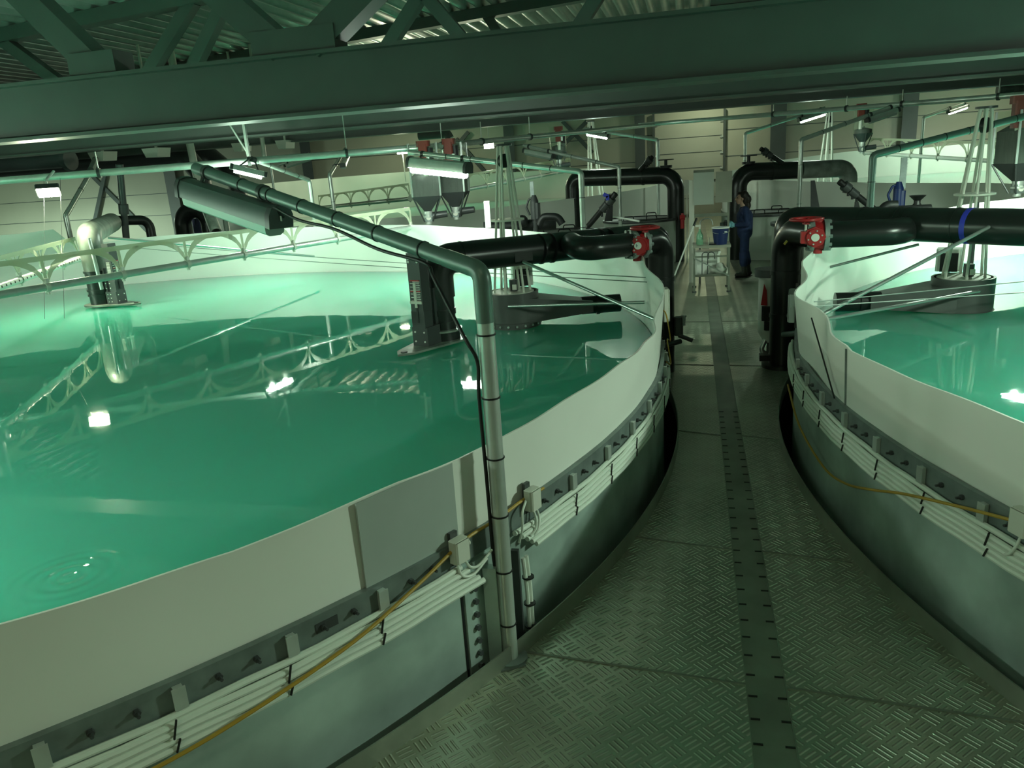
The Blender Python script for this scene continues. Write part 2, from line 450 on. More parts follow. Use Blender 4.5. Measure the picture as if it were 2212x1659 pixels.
brace(B(1012, 285, WY - .20), B(930, 380, WY - .20), 'diagonal brace rising right behind the near square hoppers')
brace(B(190, 370, WY - .07), B(345, 525, WY - .07), 'long diagonal brace falling right behind the left inlet pipe', .2)
brace(B(235, 340, WY - .2), B(205, 480, WY - .2), 'steep brace behind the left inlet pipe', .2)

# roof trusses: deep bottom chord, roof beam, diagonals
def i_beam(mb, x0, x1, y, z0, z1, fw, ft=.035, wt=.02):
    mb.box(((x0 + x1) / 2, y, z0 + ft / 2), (x1 - x0, fw, ft)); mb.box(((x0 + x1) / 2, y, z1 - ft / 2), (x1 - x0, fw, ft))
    mb.box(((x0 + x1) / 2, y, (z0 + z1) / 2), (x1 - x0, wt, z1 - z0 - 2 * ft))
def truss(y, z0, h, label, diags, w):
    t = thing('roof_truss', (0, y, z0), label, 'roof truss', 'steel roof trusses across the hall')
    mb = MB(); mb.box((-4, y, z0 + .02), (64, .42, .04)); mb.box((-4, y, z0 + h - .02), (64, .42, .04)); mb.box((-4, y, z0 + h / 2), (64, .18, h - .07))
    mb.build('bottom_chord', 'beam', t)
    MB().bar((-36, y, RU(-36) - .14), (28, y, RU(28) - .14), .32, .26).build('top_chord', 'beam', t)
    for gi, (x0, x1) in enumerate(diags):
        MB().bar((x0, y, z0 + h + .06), (x1, y, RU(x1) - .2), w, w, (0, 1, 0)).build('diagonal', 'beam', t)
        MB().box((x0, y, z0 + h + w * .42), (w * 2.1, w * 1.08 + .012 * gi, w * .84 - .006 * gi)).build('gusset', 'beam', t)
    return turn(t)
zb1 = 3.18; zt1 = 3.84
def px_x(px, py, y): return B(px, py, y).x
y1 = 8.5
def dg(pa, pb, y, zlo):                                     # a diagonal through two measured points, run on to the top chord
    a, b = B(*pa, y), B(*pb, y); s = (b.x - a.x) / (b.z - a.z); x0 = a.x + s * (zlo - a.z); x1 = x0
    for _ in range(8): x1 = a.x + s * (RU(x1) - .2 - a.z)
    return (x0, x1)
truss(y1, zb1, zt1 - zb1, 'nearest and deepest dark roof truss crossing the whole picture',
      [dg((602, 108), (480, 0), y1, zt1), dg((700, 95), (790, 0), y1, zt1), dg((205, 145), (60, 0), y1, zt1), dg((1620, 0), (1700, -80), y1, zt1)], .30)
y2 = 14.5; zb2 = B(1106, 251, y2).z
h2 = .8
truss(y2, zb2, h2, 'second roof truss seen just below the nearest one',
      [dg((335, 143), (410, 15), y2, zb2 + h2), dg((428, 132), (475, 30), y2, zb2 + h2), dg((850, 88), (905, 0), y2, zb2 + h2), dg((985, 72), (925, 0), y2, zb2 + h2), dg((1262, 45), (1290, 0), y2, zb2 + h2),
       dg((75, 140), (10, 90), y2, zb2 + h2)], .22)
y3 = 20.5; zb3 = B(1106, 270, y3).z
truss(y3, zb3, .6, 'third and farthest roof truss below the second one', [dg((1075, 70), (1030, 0), y3, zb3 + .6), dg((560, 108), (500, 40), y3, zb3 + .6)], .22)
for yy in (26.5, 31):
    tag(turn(MB().bar((-36, yy, RU(-36) - .13), (28, yy, RU(28) - .13), .2, .24).build('roof_purlin', 'beam')), 'dark roof purlin %s under the corrugated roof' % ('second from the back wall' if yy < 30 else 'nearest the back wall'), 'purlin')

# unseen high-bay lamps added under the roof to brighten the back wall
for i, (x, y, lab) in enumerate(((.5, 32.7, 'before the sectional door'), (-12, 30.5, 'behind the far left tank'), (11, 30.5, 'behind the far right tank'))):
    z = 5.25; t = thing('added_bay_lamp', (x, y, z), 'added high-bay lamp hidden above the roof truss, ' + lab, 'lamp', 'added high-bay lamps under the roof')
    MB().lathe([(.05, .25), (.12, .2), (.26, .0), (.24, .0), (.10, .18), (.03, .2)], (x, y, z), n=28).build('reflector', 'alu', t)
    MB().tube([(x, y, z + .22), (x, y, RZ(x, y) - .01)], .012, 8).build('hanger', 'dark', t)
    MB().sphere((x, y, z + .10), .06).build('bulb', 'tube_off', t)
    area('lamp_light', (x, y, z - .005), .40, E_FILL * (.6 if i == 0 else 1), WARM, t)

# ------------------------------------------------------------------ fish tanks
RIM = {
 'L1': [(-180, 1.9), (-150, 1.3), (-100, 1.2), (-42, 1.18), (-36, 1.14), (-30, 1.165), (-25, 1.15), (-13, 1.17), (-5, 1.13), (0, 1.14), (4, 1.2), (8, 1.33), (12, 1.43), (20, 1.46), (44, 1.49), (59, 1.52), (66, 1.56), (81, 1.59), (96, 1.6), (111, 1.6), (122, 1.55), (123.3, 1.59), (125.3, 1.89), (129, 1.86), (180, 1.84)],
 'R1': [(0, 1.6), (100, 1.58), (127, 1.55), (138, 1.49), (160, 1.43), (170, 1.43), (174, 1.38), (178, 1.32), (181, 1.29), (184, 1.24), (186, 1.215), (189.3, 1.225), (189.8, 1.205), (191, 1.21), (198, 1.23), (203, 1.24), (240, 1.25), (300, 1.5), (360, 1.6)],
 'L2': [(-180, 2.43), (-150, 1.9), (-97, 1.36), (-87, 1.46), (-68, 1.52), (-51, 1.6), (-35, 1.65), (-20, 1.71), (0, 1.9), (25, 2.06), (52, 2.2), (99, 2.25), (118, 2.55), (148, 2.5), (180, 2.43)],
 'R2': [(0, 2.25), (66, 2.25), (95, 2.12), (109, 2.2), (140, 2.03), (156, 1.89), (180, 1.82), (205, 1.75), (219, 1.68), (235, 1.6), (250, 1.53), (254, 1.49), (300, 1.6), (360, 2.25)]}
WAVE = {'L1': (-8, 20, .05), 'R1': (166, 191, .07), 'L2': (0, 1, 0), 'R2': (0, 1, 0)}
def tank(key, c, wz, label, a0, wlabel, bolts=None, brackets=None, bz=0):
    t = thing('fish_tank', (c.x, c.y, -1), label, 'tank')
    MB().arc((c.x, c.y), [(TR - .012, -1), (TR, -1), (TR, .72 + bz), (TR - .012, .72 + bz)], a0, a0 + 360, 180).build('steel_wall', 'galv', t)
    MB().arc((c.x, c.y), [(TR - .02, .625 + bz), (TR + .012, .625 + bz), (TR + .012, .75 + bz), (TR - .02, .75 + bz)], a0, a0 + 360, 180).build('top_band', 'band', t)
    w0, w1, amp = WAVE[key]
    def prof(a):
        rz = interp(RIM[key], a); r = TR - .035
        bulge = 0
        if w0 < a < w1:
            f = (a - w0) / (w1 - w0); bulge = amp * math.sin(f * PI * 5) * math.sin(f * PI)
        wob = .012 * math.sin(math.radians(a) * 23) + .006 * math.sin(math.radians(a) * 61)
        out = [(r + .012, .62)]
        for q in (.35, .7, 1): out.append((r + .012 + (bulge + wob) * q, .62 + (rz - .62) * q))
        for q in (1, .7, .35): out.append((r + (bulge + wob) * q, .62 + (rz - .62) * q))
        out.append((r, .62)); out.append((r, -.9)); out.append((r + .012, -.9))
        return out
    MB().arc((c.x, c.y), prof, a0, a0 + 360, 540).build('liner', 'liner', t)
    def ring(kind, mb, m, angs, z):
        first = None
        for a in angs:
            if first is None:
                first = mb.build(kind, m); o = first; o.parent = t
            else:
                o = first.copy(); C.objects.link(o); o.parent = t
            ca, sa = math.cos(math.radians(a)), math.sin(math.radians(a))
            o.location = ((TR + .012) * ca, (TR + .012) * sa, z + 1); o.rotation_euler = (0, 0, math.radians(a))
    if brackets:
        ring('bracket', MB().box((.012, 0, -.02), (.022, .035, .11)).box((.026, 0, -.01), (.006, .05, .09)), 'pole', brackets, .695 + bz)
        ring('bolt', MB().disc((.008, 0, 0), .014, .016, (1, 0, 0), 6).disc((.024, 0, 0), .007, .03, (1, 0, 0), 8), 'dark', bolts, .69 + bz)
    w = MB().arc((c.x, c.y), [(.0005, -.9), (TR - .05, -.9), (TR - .05, wz), (.0005, wz)], a0, a0 + 360, 120, False).build('tank_water', 'water_ring' if key == 'L1' else 'water', None, (c.x, c.y, 0))
    tag(w, wlabel, 'water', kind='stuff')
    return t
def arange(a, b, s): return [a + i * s for i in range(int((b - a) / s) + 1)]
br1 = arange(-62.1, -31, 3.4) + arange(-20.0, 12, 3.8)
bo1 = [a + d for a in br1 for d in (1.15, 2.3) if not -31 < a + d < -20.2] + [-30.2, -29.2, -22.4, -21.3]
tankL1 = tank('L1', L1, .70, 'nearest round fish tank left of the walkway, tall white liner on a galvanised wall', -180, 'smooth green water in the nearest left tank', bo1, br1)
br2 = arange(179.5, 214, 3.6)
tankR1 = tank('R1', R1, .73, 'nearest round fish tank right of the walkway, cropped by the right picture edge', 0, 'green water in the nearest right tank', [a + d for a in br2 for d in (1.2, 2.4)], br2, .07)
tank('L2', L2, 1.1, 'far round fish tank behind the left pipes, beige outer liner and bright white inside', -180, 'pale rippled water in the far left tank')
tank('R2', R2, 1.2, 'far round fish tank behind the right sump lids, bright white inside', 0, 'pale rippled water in the far right tank')
def onL(a, r, z): return V(L1.x + r * math.cos(math.radians(a)), L1.y + r * math.sin(math.radians(a)), z)
def onR(a, r, z): return V(R1.x + r * math.cos(math.radians(a)), R1.y + r * math.sin(math.radians(a)), z)
# grey sheet on the outside of the left liner, wall joint with bolts, rating plate, drain slit of the right liner
mb = MB().arc((L1.x, L1.y), lambda a: [(TR - .018, .7), (TR - .008, .7), (TR - .004, interp(RIM['L1'], a) - .004), (TR - .016, interp(RIM['L1'], a) - .004)], -31.9, -27.6, 16)
mb.build('liner_patch', 'patch', tankL1)['label'] = 'grey overlapping sheet of the liner'
mb = MB().arc((L1.x, L1.y), [(TR, -1), (TR + .012, -1), (TR + .012, .60), (TR, .60)], -27.7, -26.0, 4); mb.build('joint_flange', 'galv', tankL1)
mb = MB().arc((L1.x, L1.y), [(TR, -1), (TR + .004, -1), (TR + .004, .60), (TR, .60)], -27.85, -27.75, 1); mb.build('joint_seam', 'black', tankL1)
for i in range(9):
    p = onL(-27.2, TR + .022, .46 - i * .075); mb = MB().disc(p, .016, .02, p - V(L1.x, L1.y, p.z), 6); mb.build('bolt', 'dark', tankL1)
mb = MB().bar(onL(-26.5, TR + .05, -.6), onL(-26.5, TR + .05, .55), .05, .07, (1, 0, 0)); mb.build('post_channel', 'galv', tankL1)
a = -33.6
MB().bar(onL(a - .4, TR + .0135, .69), onL(a + .4, TR + .0135, .69), .004, .045).build('rating_plate', 'dark', tankL1)
mb = MB().bar(onR(189.5, TR - .012, .82), onR(189.5, TR + .004, 1.205), .012, .012); mb.build('liner_seam', 'band', tankR1)

# white conduits strapped to the tank walls
def bundle(on, runs, ties, label, group=None, bz=0):
    a0 = runs[0][0]
    t = thing('conduit_bundle', on(a0, TR + .05, .4), label, 'cable conduit', group)
    for (s, e, dr, z) in runs:
        n = max(4, int(abs(e - s) / 1.2))
        MB().tube([on(s + (e - s) * i / n, TR + dr, z + .025 + bz + .004 * math.sin(i * 1.7 + dr * 90)) for i in range(n + 1)], .0155, 8).build('conduit', 'conduit', t)
    for a in ties:
        for zz, hh in ((.59 + bz, .075), (.52 + bz, .05)):
            MB().bar(on(a, TR + .068, zz - hh / 2), on(a + .15, TR + .068, zz + hh / 2), .008, .006).build('cable_tie', 'black', t)
    return t
rows = [(.03, .598), (.047, .572), (.05, .541), (.05, .509), (.05, .477)]
bundle(onL, [(-72, -27.9 + .25 * i, r, z) for i, (r, z) in enumerate(rows)], [a - .4 for a in br1 if -66 < a < -31], 'strapped white conduits along the left tank in front of the zinc pole')
bundle(onL, [(-24.7 + .3 * i, 16, r, z) for i, (r, z) in enumerate(rows)], [a - .4 for a in br1 if -21 < a < 9], 'strapped white conduits along the left tank from the zinc pole to the far risers')
bundle(onR, [(171, 226, r, z) for i, (r, z) in enumerate(rows)], [a + .6 for a in br2], 'strapped white conduits along the right tank wall', None, .07)
# short upright conduits beside the pole
t = thing('upright_conduit', onL(-24.5, TR + .06, 0), 'pair of upright white conduits with black ties right of the zinc pole foot', 'cable conduit')
for d in (0, .22):
    MB().tube([onL(-24.5 + d, TR + .07, -.02), onL(-24.52 + d, TR + .07, .3), onL(-24.55 + d, TR + .06, .48)], .012, 8).build('conduit', 'conduit', t)
for z in (.06, .2, .36): MB().disc(onL(-24.4, TR + .07, z), .034, .008, n=12).build('cable_tie', 'black', t)
MB().bar(onL(-24.95, TR + .05, -.2), onL(-24.95, TR + .05, .55), .03, .04, (1, 0, 0)).build('backing_rail', 'dark', t)

def jbox(on, a, z, label, m='cream', w=.095, h=.115, cables=(), r=.04, tail=None):
    p = on(a, TR + r, z); t = thing('junction_box', p, label, 'junction box', 'junction boxes on the tank rims')
    c = V(L1.x, L1.y, 0) if on is onL else V(R1.x, R1.y, 0)
    R = Matrix.Rotation(math.atan2(p.y - c.y, p.x - c.x), 4, 'Z').to_3x3()
    MB().box(p, (.05, w, h), R, .008).build('box', m, t); MB().box(p + R @ V(.03, 0, 0), (.012, w * .96, h * .96), R, .008).build('cover', m, t)
    MB().disc(p + R @ V(0, w / 2 + .012, .01), .014, .026, R @ V(0, 1, 0), 10).build('cable_gland', m, t)
    MB().box(p + R @ V(-.035, 0, 0), (.02, w * .5, h * 1.5), R).build('backing_rail', 'dark', t)
    for (q0, q1, q2, q3) in cables:
        MB().tube(smooth_path([p + R @ V(*q) for q in (q0, q1, q2, q3)]), .007, 8).build('cable', 'conduit', t)
jbox(onL, -28.0, .73, 'cream junction box on the left tank rim just left of the zinc pole', 'cream', .095, .115, [((.0, -.02, -.06), (.02, -.01, -.13), (.03, .06, -.15), (.03, .16, -.11)), ((.0, .03, -.06), (.02, .05, -.11), (.03, .1, -.12), (.03, .2, -.08))])
jbox(onL, -23.5, .765, 'cream junction box on the left tank rim just right of the zinc pole', 'cream', .09, .115, [((0, -.055, .01), (.02, -.12, -.03), (.02, -.13, -.12), (.0, -.14, -.2)), ((0, .0, -.06), (.02, .0, -.11), (.03, -.02, -.16), (.02, -.06, -.19)), ((0, .03, -.06), (.02, .03, -.12), (.03, .0, -.17), (.02, -.03, -.2))])
jbox(onR, 203.0, .82, 'cream junction box on the right tank rim at the picture edge', 'cream', .1, .12, [((0, .0, -.06), (.02, .0, -.11), (.03, -.02, -.16), (.02, -.06, -.19))])
jbox(onR, 172.5, 1.08, 'grey box behind the waving liner of the right tank, beside the black riser', 'patch', .34, .26)
jbox(onL, 9.5, 1.02, 'pale box behind the waving liner of the left tank, beside the black riser', 'cream', .16, .34, r=.09)
# the yellow hoses
def hose(pts, label, r=.0085):
    tag(MB().tube(smooth_path(pts), r, 8).build('hose', 'yellow', None, pts[0]), label, 'hose', 'yellow hoses on the tank walls')
hose([onL(-62, TR + .09, .38), onL(-50, TR + .09, .44), onL(-44, TR + .09, .47), onL(-39.5, TR + .09, .49), onL(-36.5, TR + .09, .53), onL(-33, TR + .085, .60), onL(-30, TR + .05, .68), onL(-27.6, TR + .03, .755), onL(-25.6, TR + .03, .765), onL(-23.8, TR + .02, .775), onL(-22.4, TR + .02, .765)], 'yellow hose draped over the white conduits of the left tank')
hose([onL(1, TR + .03, .70), onL(3, TR + .07, .62), onL(5, TR + .05, .78), onL(7, TR + .1, .72), onL(8.2, TR + .08, .93), onL(9.5, TR + .06, .98)], 'short curly yellow hose at the far end of the left tank wall', .007)
hose([onR(177, TR + .07, .48), onR(183, TR + .07, .38), onR(188, TR + .05, .30), onR(191, TR + .04, .34), onR(194.2, TR + .06, .48), onR(197, TR + .085, .62), onR(200.3, TR + .07, .74), onR(202.6, TR + .06, .81)], 'yellow hose sagging across the right tank wall')

# ------------------------------------------------------------------ tube lamps on bent poles
def fixture(t, a, b, lit, w=.13, h=.11, energy=None, m='pole', name='lamp_light', upl=.28):
    a = Vector(a); b = Vector(b); d = (b - a).normalized(); x = d.cross(V(0, 0, 1)).normalized(); up = x.cross(d)
    prof = [(-.5, -.35), (-.5, .15), (-.38, .42), (-.15, .5), (.15, .5), (.38, .42), (.5, .15), (.5, -.35)]
    P = lambda p, k: [p + x * u * w * k + up * v * h * k for u, v in prof]
    MB().prism(P(a, 1), a, b).build('housing', m, t)
    for p, s in ((a, -1), (b, 1)):
        MB().prism(P(p, 1.1), p, p + d * s * .05).build('end_cap', 'dark', t)
    q = [(-.46, -.35), (-.42, -.68), (-.25, -.80), (.25, -.80), (.42, -.68), (.46, -.35)]
    a2, b2 = a + d * .03, b - d * .03
    MB().prism([a2 + x * u * w + up * v * h for u, v in q], a2, b2).build('diffuser', 'tube_on' if lit else 'tube_off', t)
    if lit:
        c = (a + b) / 2 - up * h * .86
        l = area(name, c, (b - a).length, E_TUBE if energy is None else energy, LAMP, t, (0, 0, 0), w)
        l.rotation_euler = Matrix((d, d.cross(-up) * -1, up)).transposed().to_euler()
        e = E_TUBE if energy is None else energy
        for f in (.25, .75):                                    # the bare tube also shines sideways
            for kind, k in (('SPOT', 1.2), ('POINT', upl)):
                if not k: continue
                pl = bpy.data.lights.new(name, kind); pl.energy = e * k; pl.color = LAMP; pl.shadow_soft_size = .05
                if kind == 'SPOT': pl.spot_size = math.radians(172); pl.spot_blend = .25
                po = bpy.data.objects.new(name, pl); C.objects.link(po); po.parent = t; po.location = a.lerp(b, f) - up * h * .98 - t.location
def pole_lamp(label, base, elbow, end, r, fa, fb, lit, m='pole', ties=6, energy=None, fm=None, cable=True, group='bent pole lamps around the tanks', fw=.13, fh=.11, upl=.28):
    base, elbow, end = Vector(base), Vector(elbow), Vector(end)
    t = thing('pole_lamp', base, label, 'lamp', group)
    k = elbow
    MB().tube([base, k - V(0, 0, .22)], r, 18).build('pole', m, t)
    MB().tube(rounded([k - V(0, 0, .24), k, k + (end - k).normalized() * .26], .06), r * 1.05, 18).build('elbow', m, t)
    MB().tube([k + (end - k).normalized() * .24, end], r, 18).build('arm', m, t)
    MB().disc(base + V(0, 0, .008), r * 2.2, .016).build('base_plate', 'band', t)
    for i in range(ties):
        f = (i + .7) / ties
        p = base.lerp(k, f * .9); MB().disc(p, r * 1.12, .008, (0, 0, 1), 14).build('cable_tie', 'black', t)
        p = k.lerp(end, f * .75 + .05); MB().disc(p, r * 1.1, .01, end - k, 14).build('cable_tie', 'black', t)
    fa, fb = Vector(fa), Vector(fb)
    fixture(t, fa, fb, lit, fw, fh, energy, fm or m, 'lamp_light', upl)
    for f in (.12, .85):
        p = fa.lerp(fb, f); d = (end - k).normalized(); q = k + d * max(0, min((end - k).length, (p - k).dot(d)))
        MB().tube([q + V(0, 0, r), p], .014, 8).build('clamp', 'dark', t); MB().disc(q, r * 1.25, .045, d, 14).build('clamp', 'dark', t)
    return t, k, end
pole0 = Z(1103, 1422, .0)
k0 = V(pole0.x, pole0.y, 2.05); e0 = Y(424, 364, 5.15)
fx_a = Y(408, 408, 5.05); fx_b = Y(598, 470, 4.48)
t, k, e = pole_lamp('near zinc lamp pole at the left tank wall with a long arm and unlit fixture', pole0, k0, e0, .041, fx_a, fx_b, False, 'polegreen', 6, fw=.155, fh=.15, fm='fixgreen')
for o in t.children:
    if o.name.startswith('pole') and o.type == 'MESH': o.data.materials[0] = K['pole']
d = (e0 - k0).normalized(); down = V(-.02, -.045, -.045)
arm = lambda f: k0.lerp(e0, f)
MB().tube(smooth_path([fx_b + V(.06, -.02, 0), arm(.60) + down * 1.1, arm(.5) + down * 1.4, arm(.38) + down, arm(.24) + down * 1.3, arm(.12) + down * 1.0, arm(.115) + V(.01, -.04, -.12), k0 + V(-.10, -.03, -.30), k0 + V(-.045, -.03, -.42), k0 + V(-.05, -.03, -.6), k0 + V(-.046, -.025, -1.0), k0 + V(-.045, -.02, -1.4), pole0 + V(-.044, -.01, .55)]), .009, 8).build('cable', 'black', t)
MB().box(pole0 + V(-.02, -.02, .0), (.17, .17, .014), Matrix.Rotation(.5, 3, 'Z')).build('foot_plate', 'band', t)
MB().box(Vector(fx_b) + V(.055, -.05, -.005), (.006, .05, .03), Matrix.Rotation(.62, 3, 'Z')).build('sticker', 'cream', t)

def up(px, py0, px1, py1, y, z0=None):          # pole foot and elbow from two measured points at one distance
    e = Y(px1, py1, y); return V(e.x, e.y, z0 if z0 is not None else Y(px, py0, y).z), e
def lamp(label, base_px, elbow_px, y, end_px, yend, f0, f1, lit, r=.04, z0=0, **kw):
    b, e = up(*base_px, *elbow_px, y, z0)
    dd = (yend - y)
    en = Y(*end_px, yend)
    return pole_lamp(label, b, e, en, r, Y(*f0[:2], f0[2]), Y(*f1[:2], f1[2]), lit, **kw)
lamp('lit pole lamp over the left tank in front of the square feed hoppers', (1268, 487), (1255, 371), 11.4, (883, 329), 12.5, (890, 352, 12.35), (1008, 364, 11.95), True, .04, 0, ties=5, energy=2.2, fw=.19, fh=.19, upl=1.4)
lamp('pole lamp right of the walkway whose long arm rises out of the right picture edge', (1893, 460), (1886, 335), 11.2, (2290, 232), 11.8, (2235, 262, 11.6), (2330, 240, 11.8), True, .045, 0, ties=6, m='polegreen', energy=22, upl=.03)
lamp('thin pole lamp with dark unlit fixture, left of the walkway', (1342, 478), (1337, 361), 17.5, (1131, 314), 18.5, (1135, 326, 18.5), (1194, 338, 18.2), False, .04, 0, ties=3)
lamp('far lit pole lamp left of the sectional door', (1422, 362), (1421, 302), 22, (1262, 278), 22.6, (1268, 286, 22.5), (1313, 294, 22.3), True, .045, 0, ties=2, energy=5)
lamp('thin pole lamp with dark unlit fixture right of the walkway', (1725, 440), (1731, 302), 17.5, (1926, 231), 18.5, (1876, 259, 18.2), (1936, 238, 18.5), False, .045, 0, ties=3)
lamp('far lit pole lamp right of the sectional door', (1612, 352), (1610, 288), 22, (1782, 233), 22.8, (1728, 259, 22.5), (1782, 242, 22.8), True, .04, 0, ties=2, energy=5)
lamp('farthest lit pole lamp near the right back wall', (1991, 305), (1995, 254), 30, (2085, 222), 30.6, (2050, 242, 30.3), (2088, 229, 30.7), True, .05, 0, ties=1, energy=9)
lamp('short pole lamp with its unlit fixture seen end-on, behind the near zinc arm', (720, 462), (712, 378), 17, (746, 322), 19.5, (741, 357, 17.6), (752, 330, 19.2), False, .045, 0, ties=2)
lamp('pole lamp with a dazzling tube above the middle of the left tank', (680, 450), (668, 389), 14.4, (545, 344), 12.9, (503, 361, 12.6), (570, 377, 12.9), True, .04, 0, ties=3, energy=2.6, upl=4.5)
lamp('far pole lamp with unlit fixture just left of the dark column', (588, 420), (585, 363), 22, (668, 332), 22.6, (616, 358, 22.3), (670, 341, 22.8), False, .04, 0, ties=1)
t, _, _ = lamp('stout pole lamp behind the notched liner at far left', (152, 525), (142, 466), 14.6, (196, 372), 16, (196, 368, 16), (206, 345, 17), False, .055, 0, ties=1)
# lamps whose poles stand outside the picture
pole_lamp('pole lamp over the near part of the right tank', (2.3, 2.0, 0), (2.3, 2.0, 2.7), (5.0, 4.6, 3.3), .041, (4.4, 4.1, 2.95), (5.15, 4.95, 3.12), True, energy=38, upl=0)
pole_lamp('pole lamp over the left part of the left tank', (-15.6, 3.6, 0), (-15.6, 3.6, 2.1), (-13.0, 4.4, 2.7), .041, (-14.2, 4.2, 2.45), (-13.0, 4.5, 2.5), True, energy=46, upl=.9)  # added out of frame to brighten the left tank's far liner
pole_lamp('pole lamp over the near part of the left tank', (-4.6, -1.6, 0), (-4.6, -1.6, 2.2), (-5.7, 1.7, 3.05), .041, (-5.3, .7, 2.8), (-5.75, 1.8, 2.92), True, energy=11, upl=.1)  # added out of frame to light the outside of the right tank
pole_lamp('pole lamp far left behind the left tank', (-28.5, 23, -1), (-28.5, 23, 2.9), (-30.5, 26, 3.6), .041, (-29.6, 25, 3.3), (-30.5, 26.2, 3.4), True, energy=180)  # added out of frame to light the left end of the back wall

def flood(label, p, aim, hang=None, energy=None, s=.33, color=WARM):
    p = Vector(p); t = thing('flood_light', p, label, 'lamp', 'small flood lights')
    d = (Vector(aim) - p).normalized(); x, y = frame_of(d); R = Matrix((x, y, d)).transposed()
    MB().box(p - d * .04, (s, s * .72, .08), R, .015).build('housing', 'dark', t)
    MB().box(p + d * .006, (s * .9, s * .62, .012), R).build('lens', 'flood_on', t)
    MB().tube([p - d * .06, p - d * .06 + V(0, 0, .16)], .012, 8).build('bracket', 'pole', t)
    if hang: MB().tube([p - d * .06 + V(0, 0, .14), hang], .02, 8).build('hanger', 'pole', t)
    l = area('lamp_light', p + d * .03, s * .8, E_FLOOD if energy is None else energy, color, t); l.rotation_euler = (-d).to_track_quat('Z', 'Y').to_euler()
FL = Y(105, 416, 10.4)
flood('dazzling square flood light hanging under the feed pipe at far left', FL, FL + V(.42, -.55, -1), FL + V(-.05, .25, .32))
p = Y(868, 325, 30); flood('yellow green flood light left of the lit tube lamp, far behind', p, p + V(.2, -1.2, -.7), p + V(0, .1, -1.2), E_FLOOD, .45)
p = Y(1056, 314, 31); flood('small warm flood light far away under the second truss', p, p + V(.2, -1.2, -.8), V(p.x, p.y + .1, RZ(p.x, p.y)), E_FLOOD, .42)

# ------------------------------------------------------------------ inlet pipes, valves, water gates
def ringed(t, p, d, r, h=.03): MB().disc(p, r, h, d, 24).build('weld_bead', 'hdpe', t)
def valve(t, c, ax, r, wheel=True, side=None):
    """red butterfly valve between two grey flanges; ax along the pipe, side towards the gearbox"""
    c, ax, side = Vector(c), Vector(ax).normalized(), Vector(side).normalized()
    v = MB().disc(c, r * 1.16, .085, ax, 24).tube([c + V(0, 0, -r * 1.5), c + V(0, 0, -r)], .045, 12).tube([c + V(0, 0, r * .8), c + V(0, 0, r * 1.45)], .05, 12).build('valve_body', 'red', t)
    g = c + side * (r * 1.22) + V(0, 0, .0) - ax * .05
    mb = MB().disc(g, .105, .09, side, 8).disc(g + side * .05, .085, .03, side, 20).tube([g + ax * .0, c], .05, 10)
    mb.box(g - ax * .09, (.09, .09, .12)); mb.build('gearbox', 'red', v)
    MB().disc(g + side * .07, .04, .008, side, 20).build('badge', 'white', v)
    for i in range(6):
        a = PI / 3 * i + .3; x = ax; z = V(0, 0, 1)
        MB().disc(g + side * .068 + (x * math.cos(a) + z * math.sin(a)) * .068, .009, .012, side, 6).build('bolt', 'alu', v)
    s0 = g - ax * .09 + V(0, 0, .05); s1 = g - ax * .09 + V(0, 0, r * 1.22 + .03)
    MB().tube([s0, s1], .012, 10).build('spindle', 'cream', v)
    if wheel:
        pts = [s1 + V(math.cos(k * PI / 12) * .15, math.sin(k * PI / 12) * .15, 0) for k in range(25)]
        mb = MB().tube(pts, .016, 10, False)
        for k in range(5): mb.tube([s1 - V(0, 0, .03), s1 + V(math.cos(k * 2 * PI / 5) * .15, math.sin(k * 2 * PI / 5) * .15, 0)], .011, 8)
        mb.disc(s1 - V(0, 0, .025), .035, .05); mb.build('handwheel', 'red', v)
    for sg in (-1, 1):
        f = MB().disc(c + ax * sg * .07, r * 1.30, .045, ax, 28).build('flange', 'galvl', t)
        for k in range(10):
            a = 2 * PI * k / 10; x, y = frame_of(ax)
            MB().disc(c + ax * sg * .10 + (x * math.cos(a) + y * math.sin(a)) * r * 1.17, .02, .035, ax, 6).build('bolt', 'galvl', f)
K['galvl'] = mat('pale galvanised flange', (.34, .40, .38), .45, .5, .25, 12)
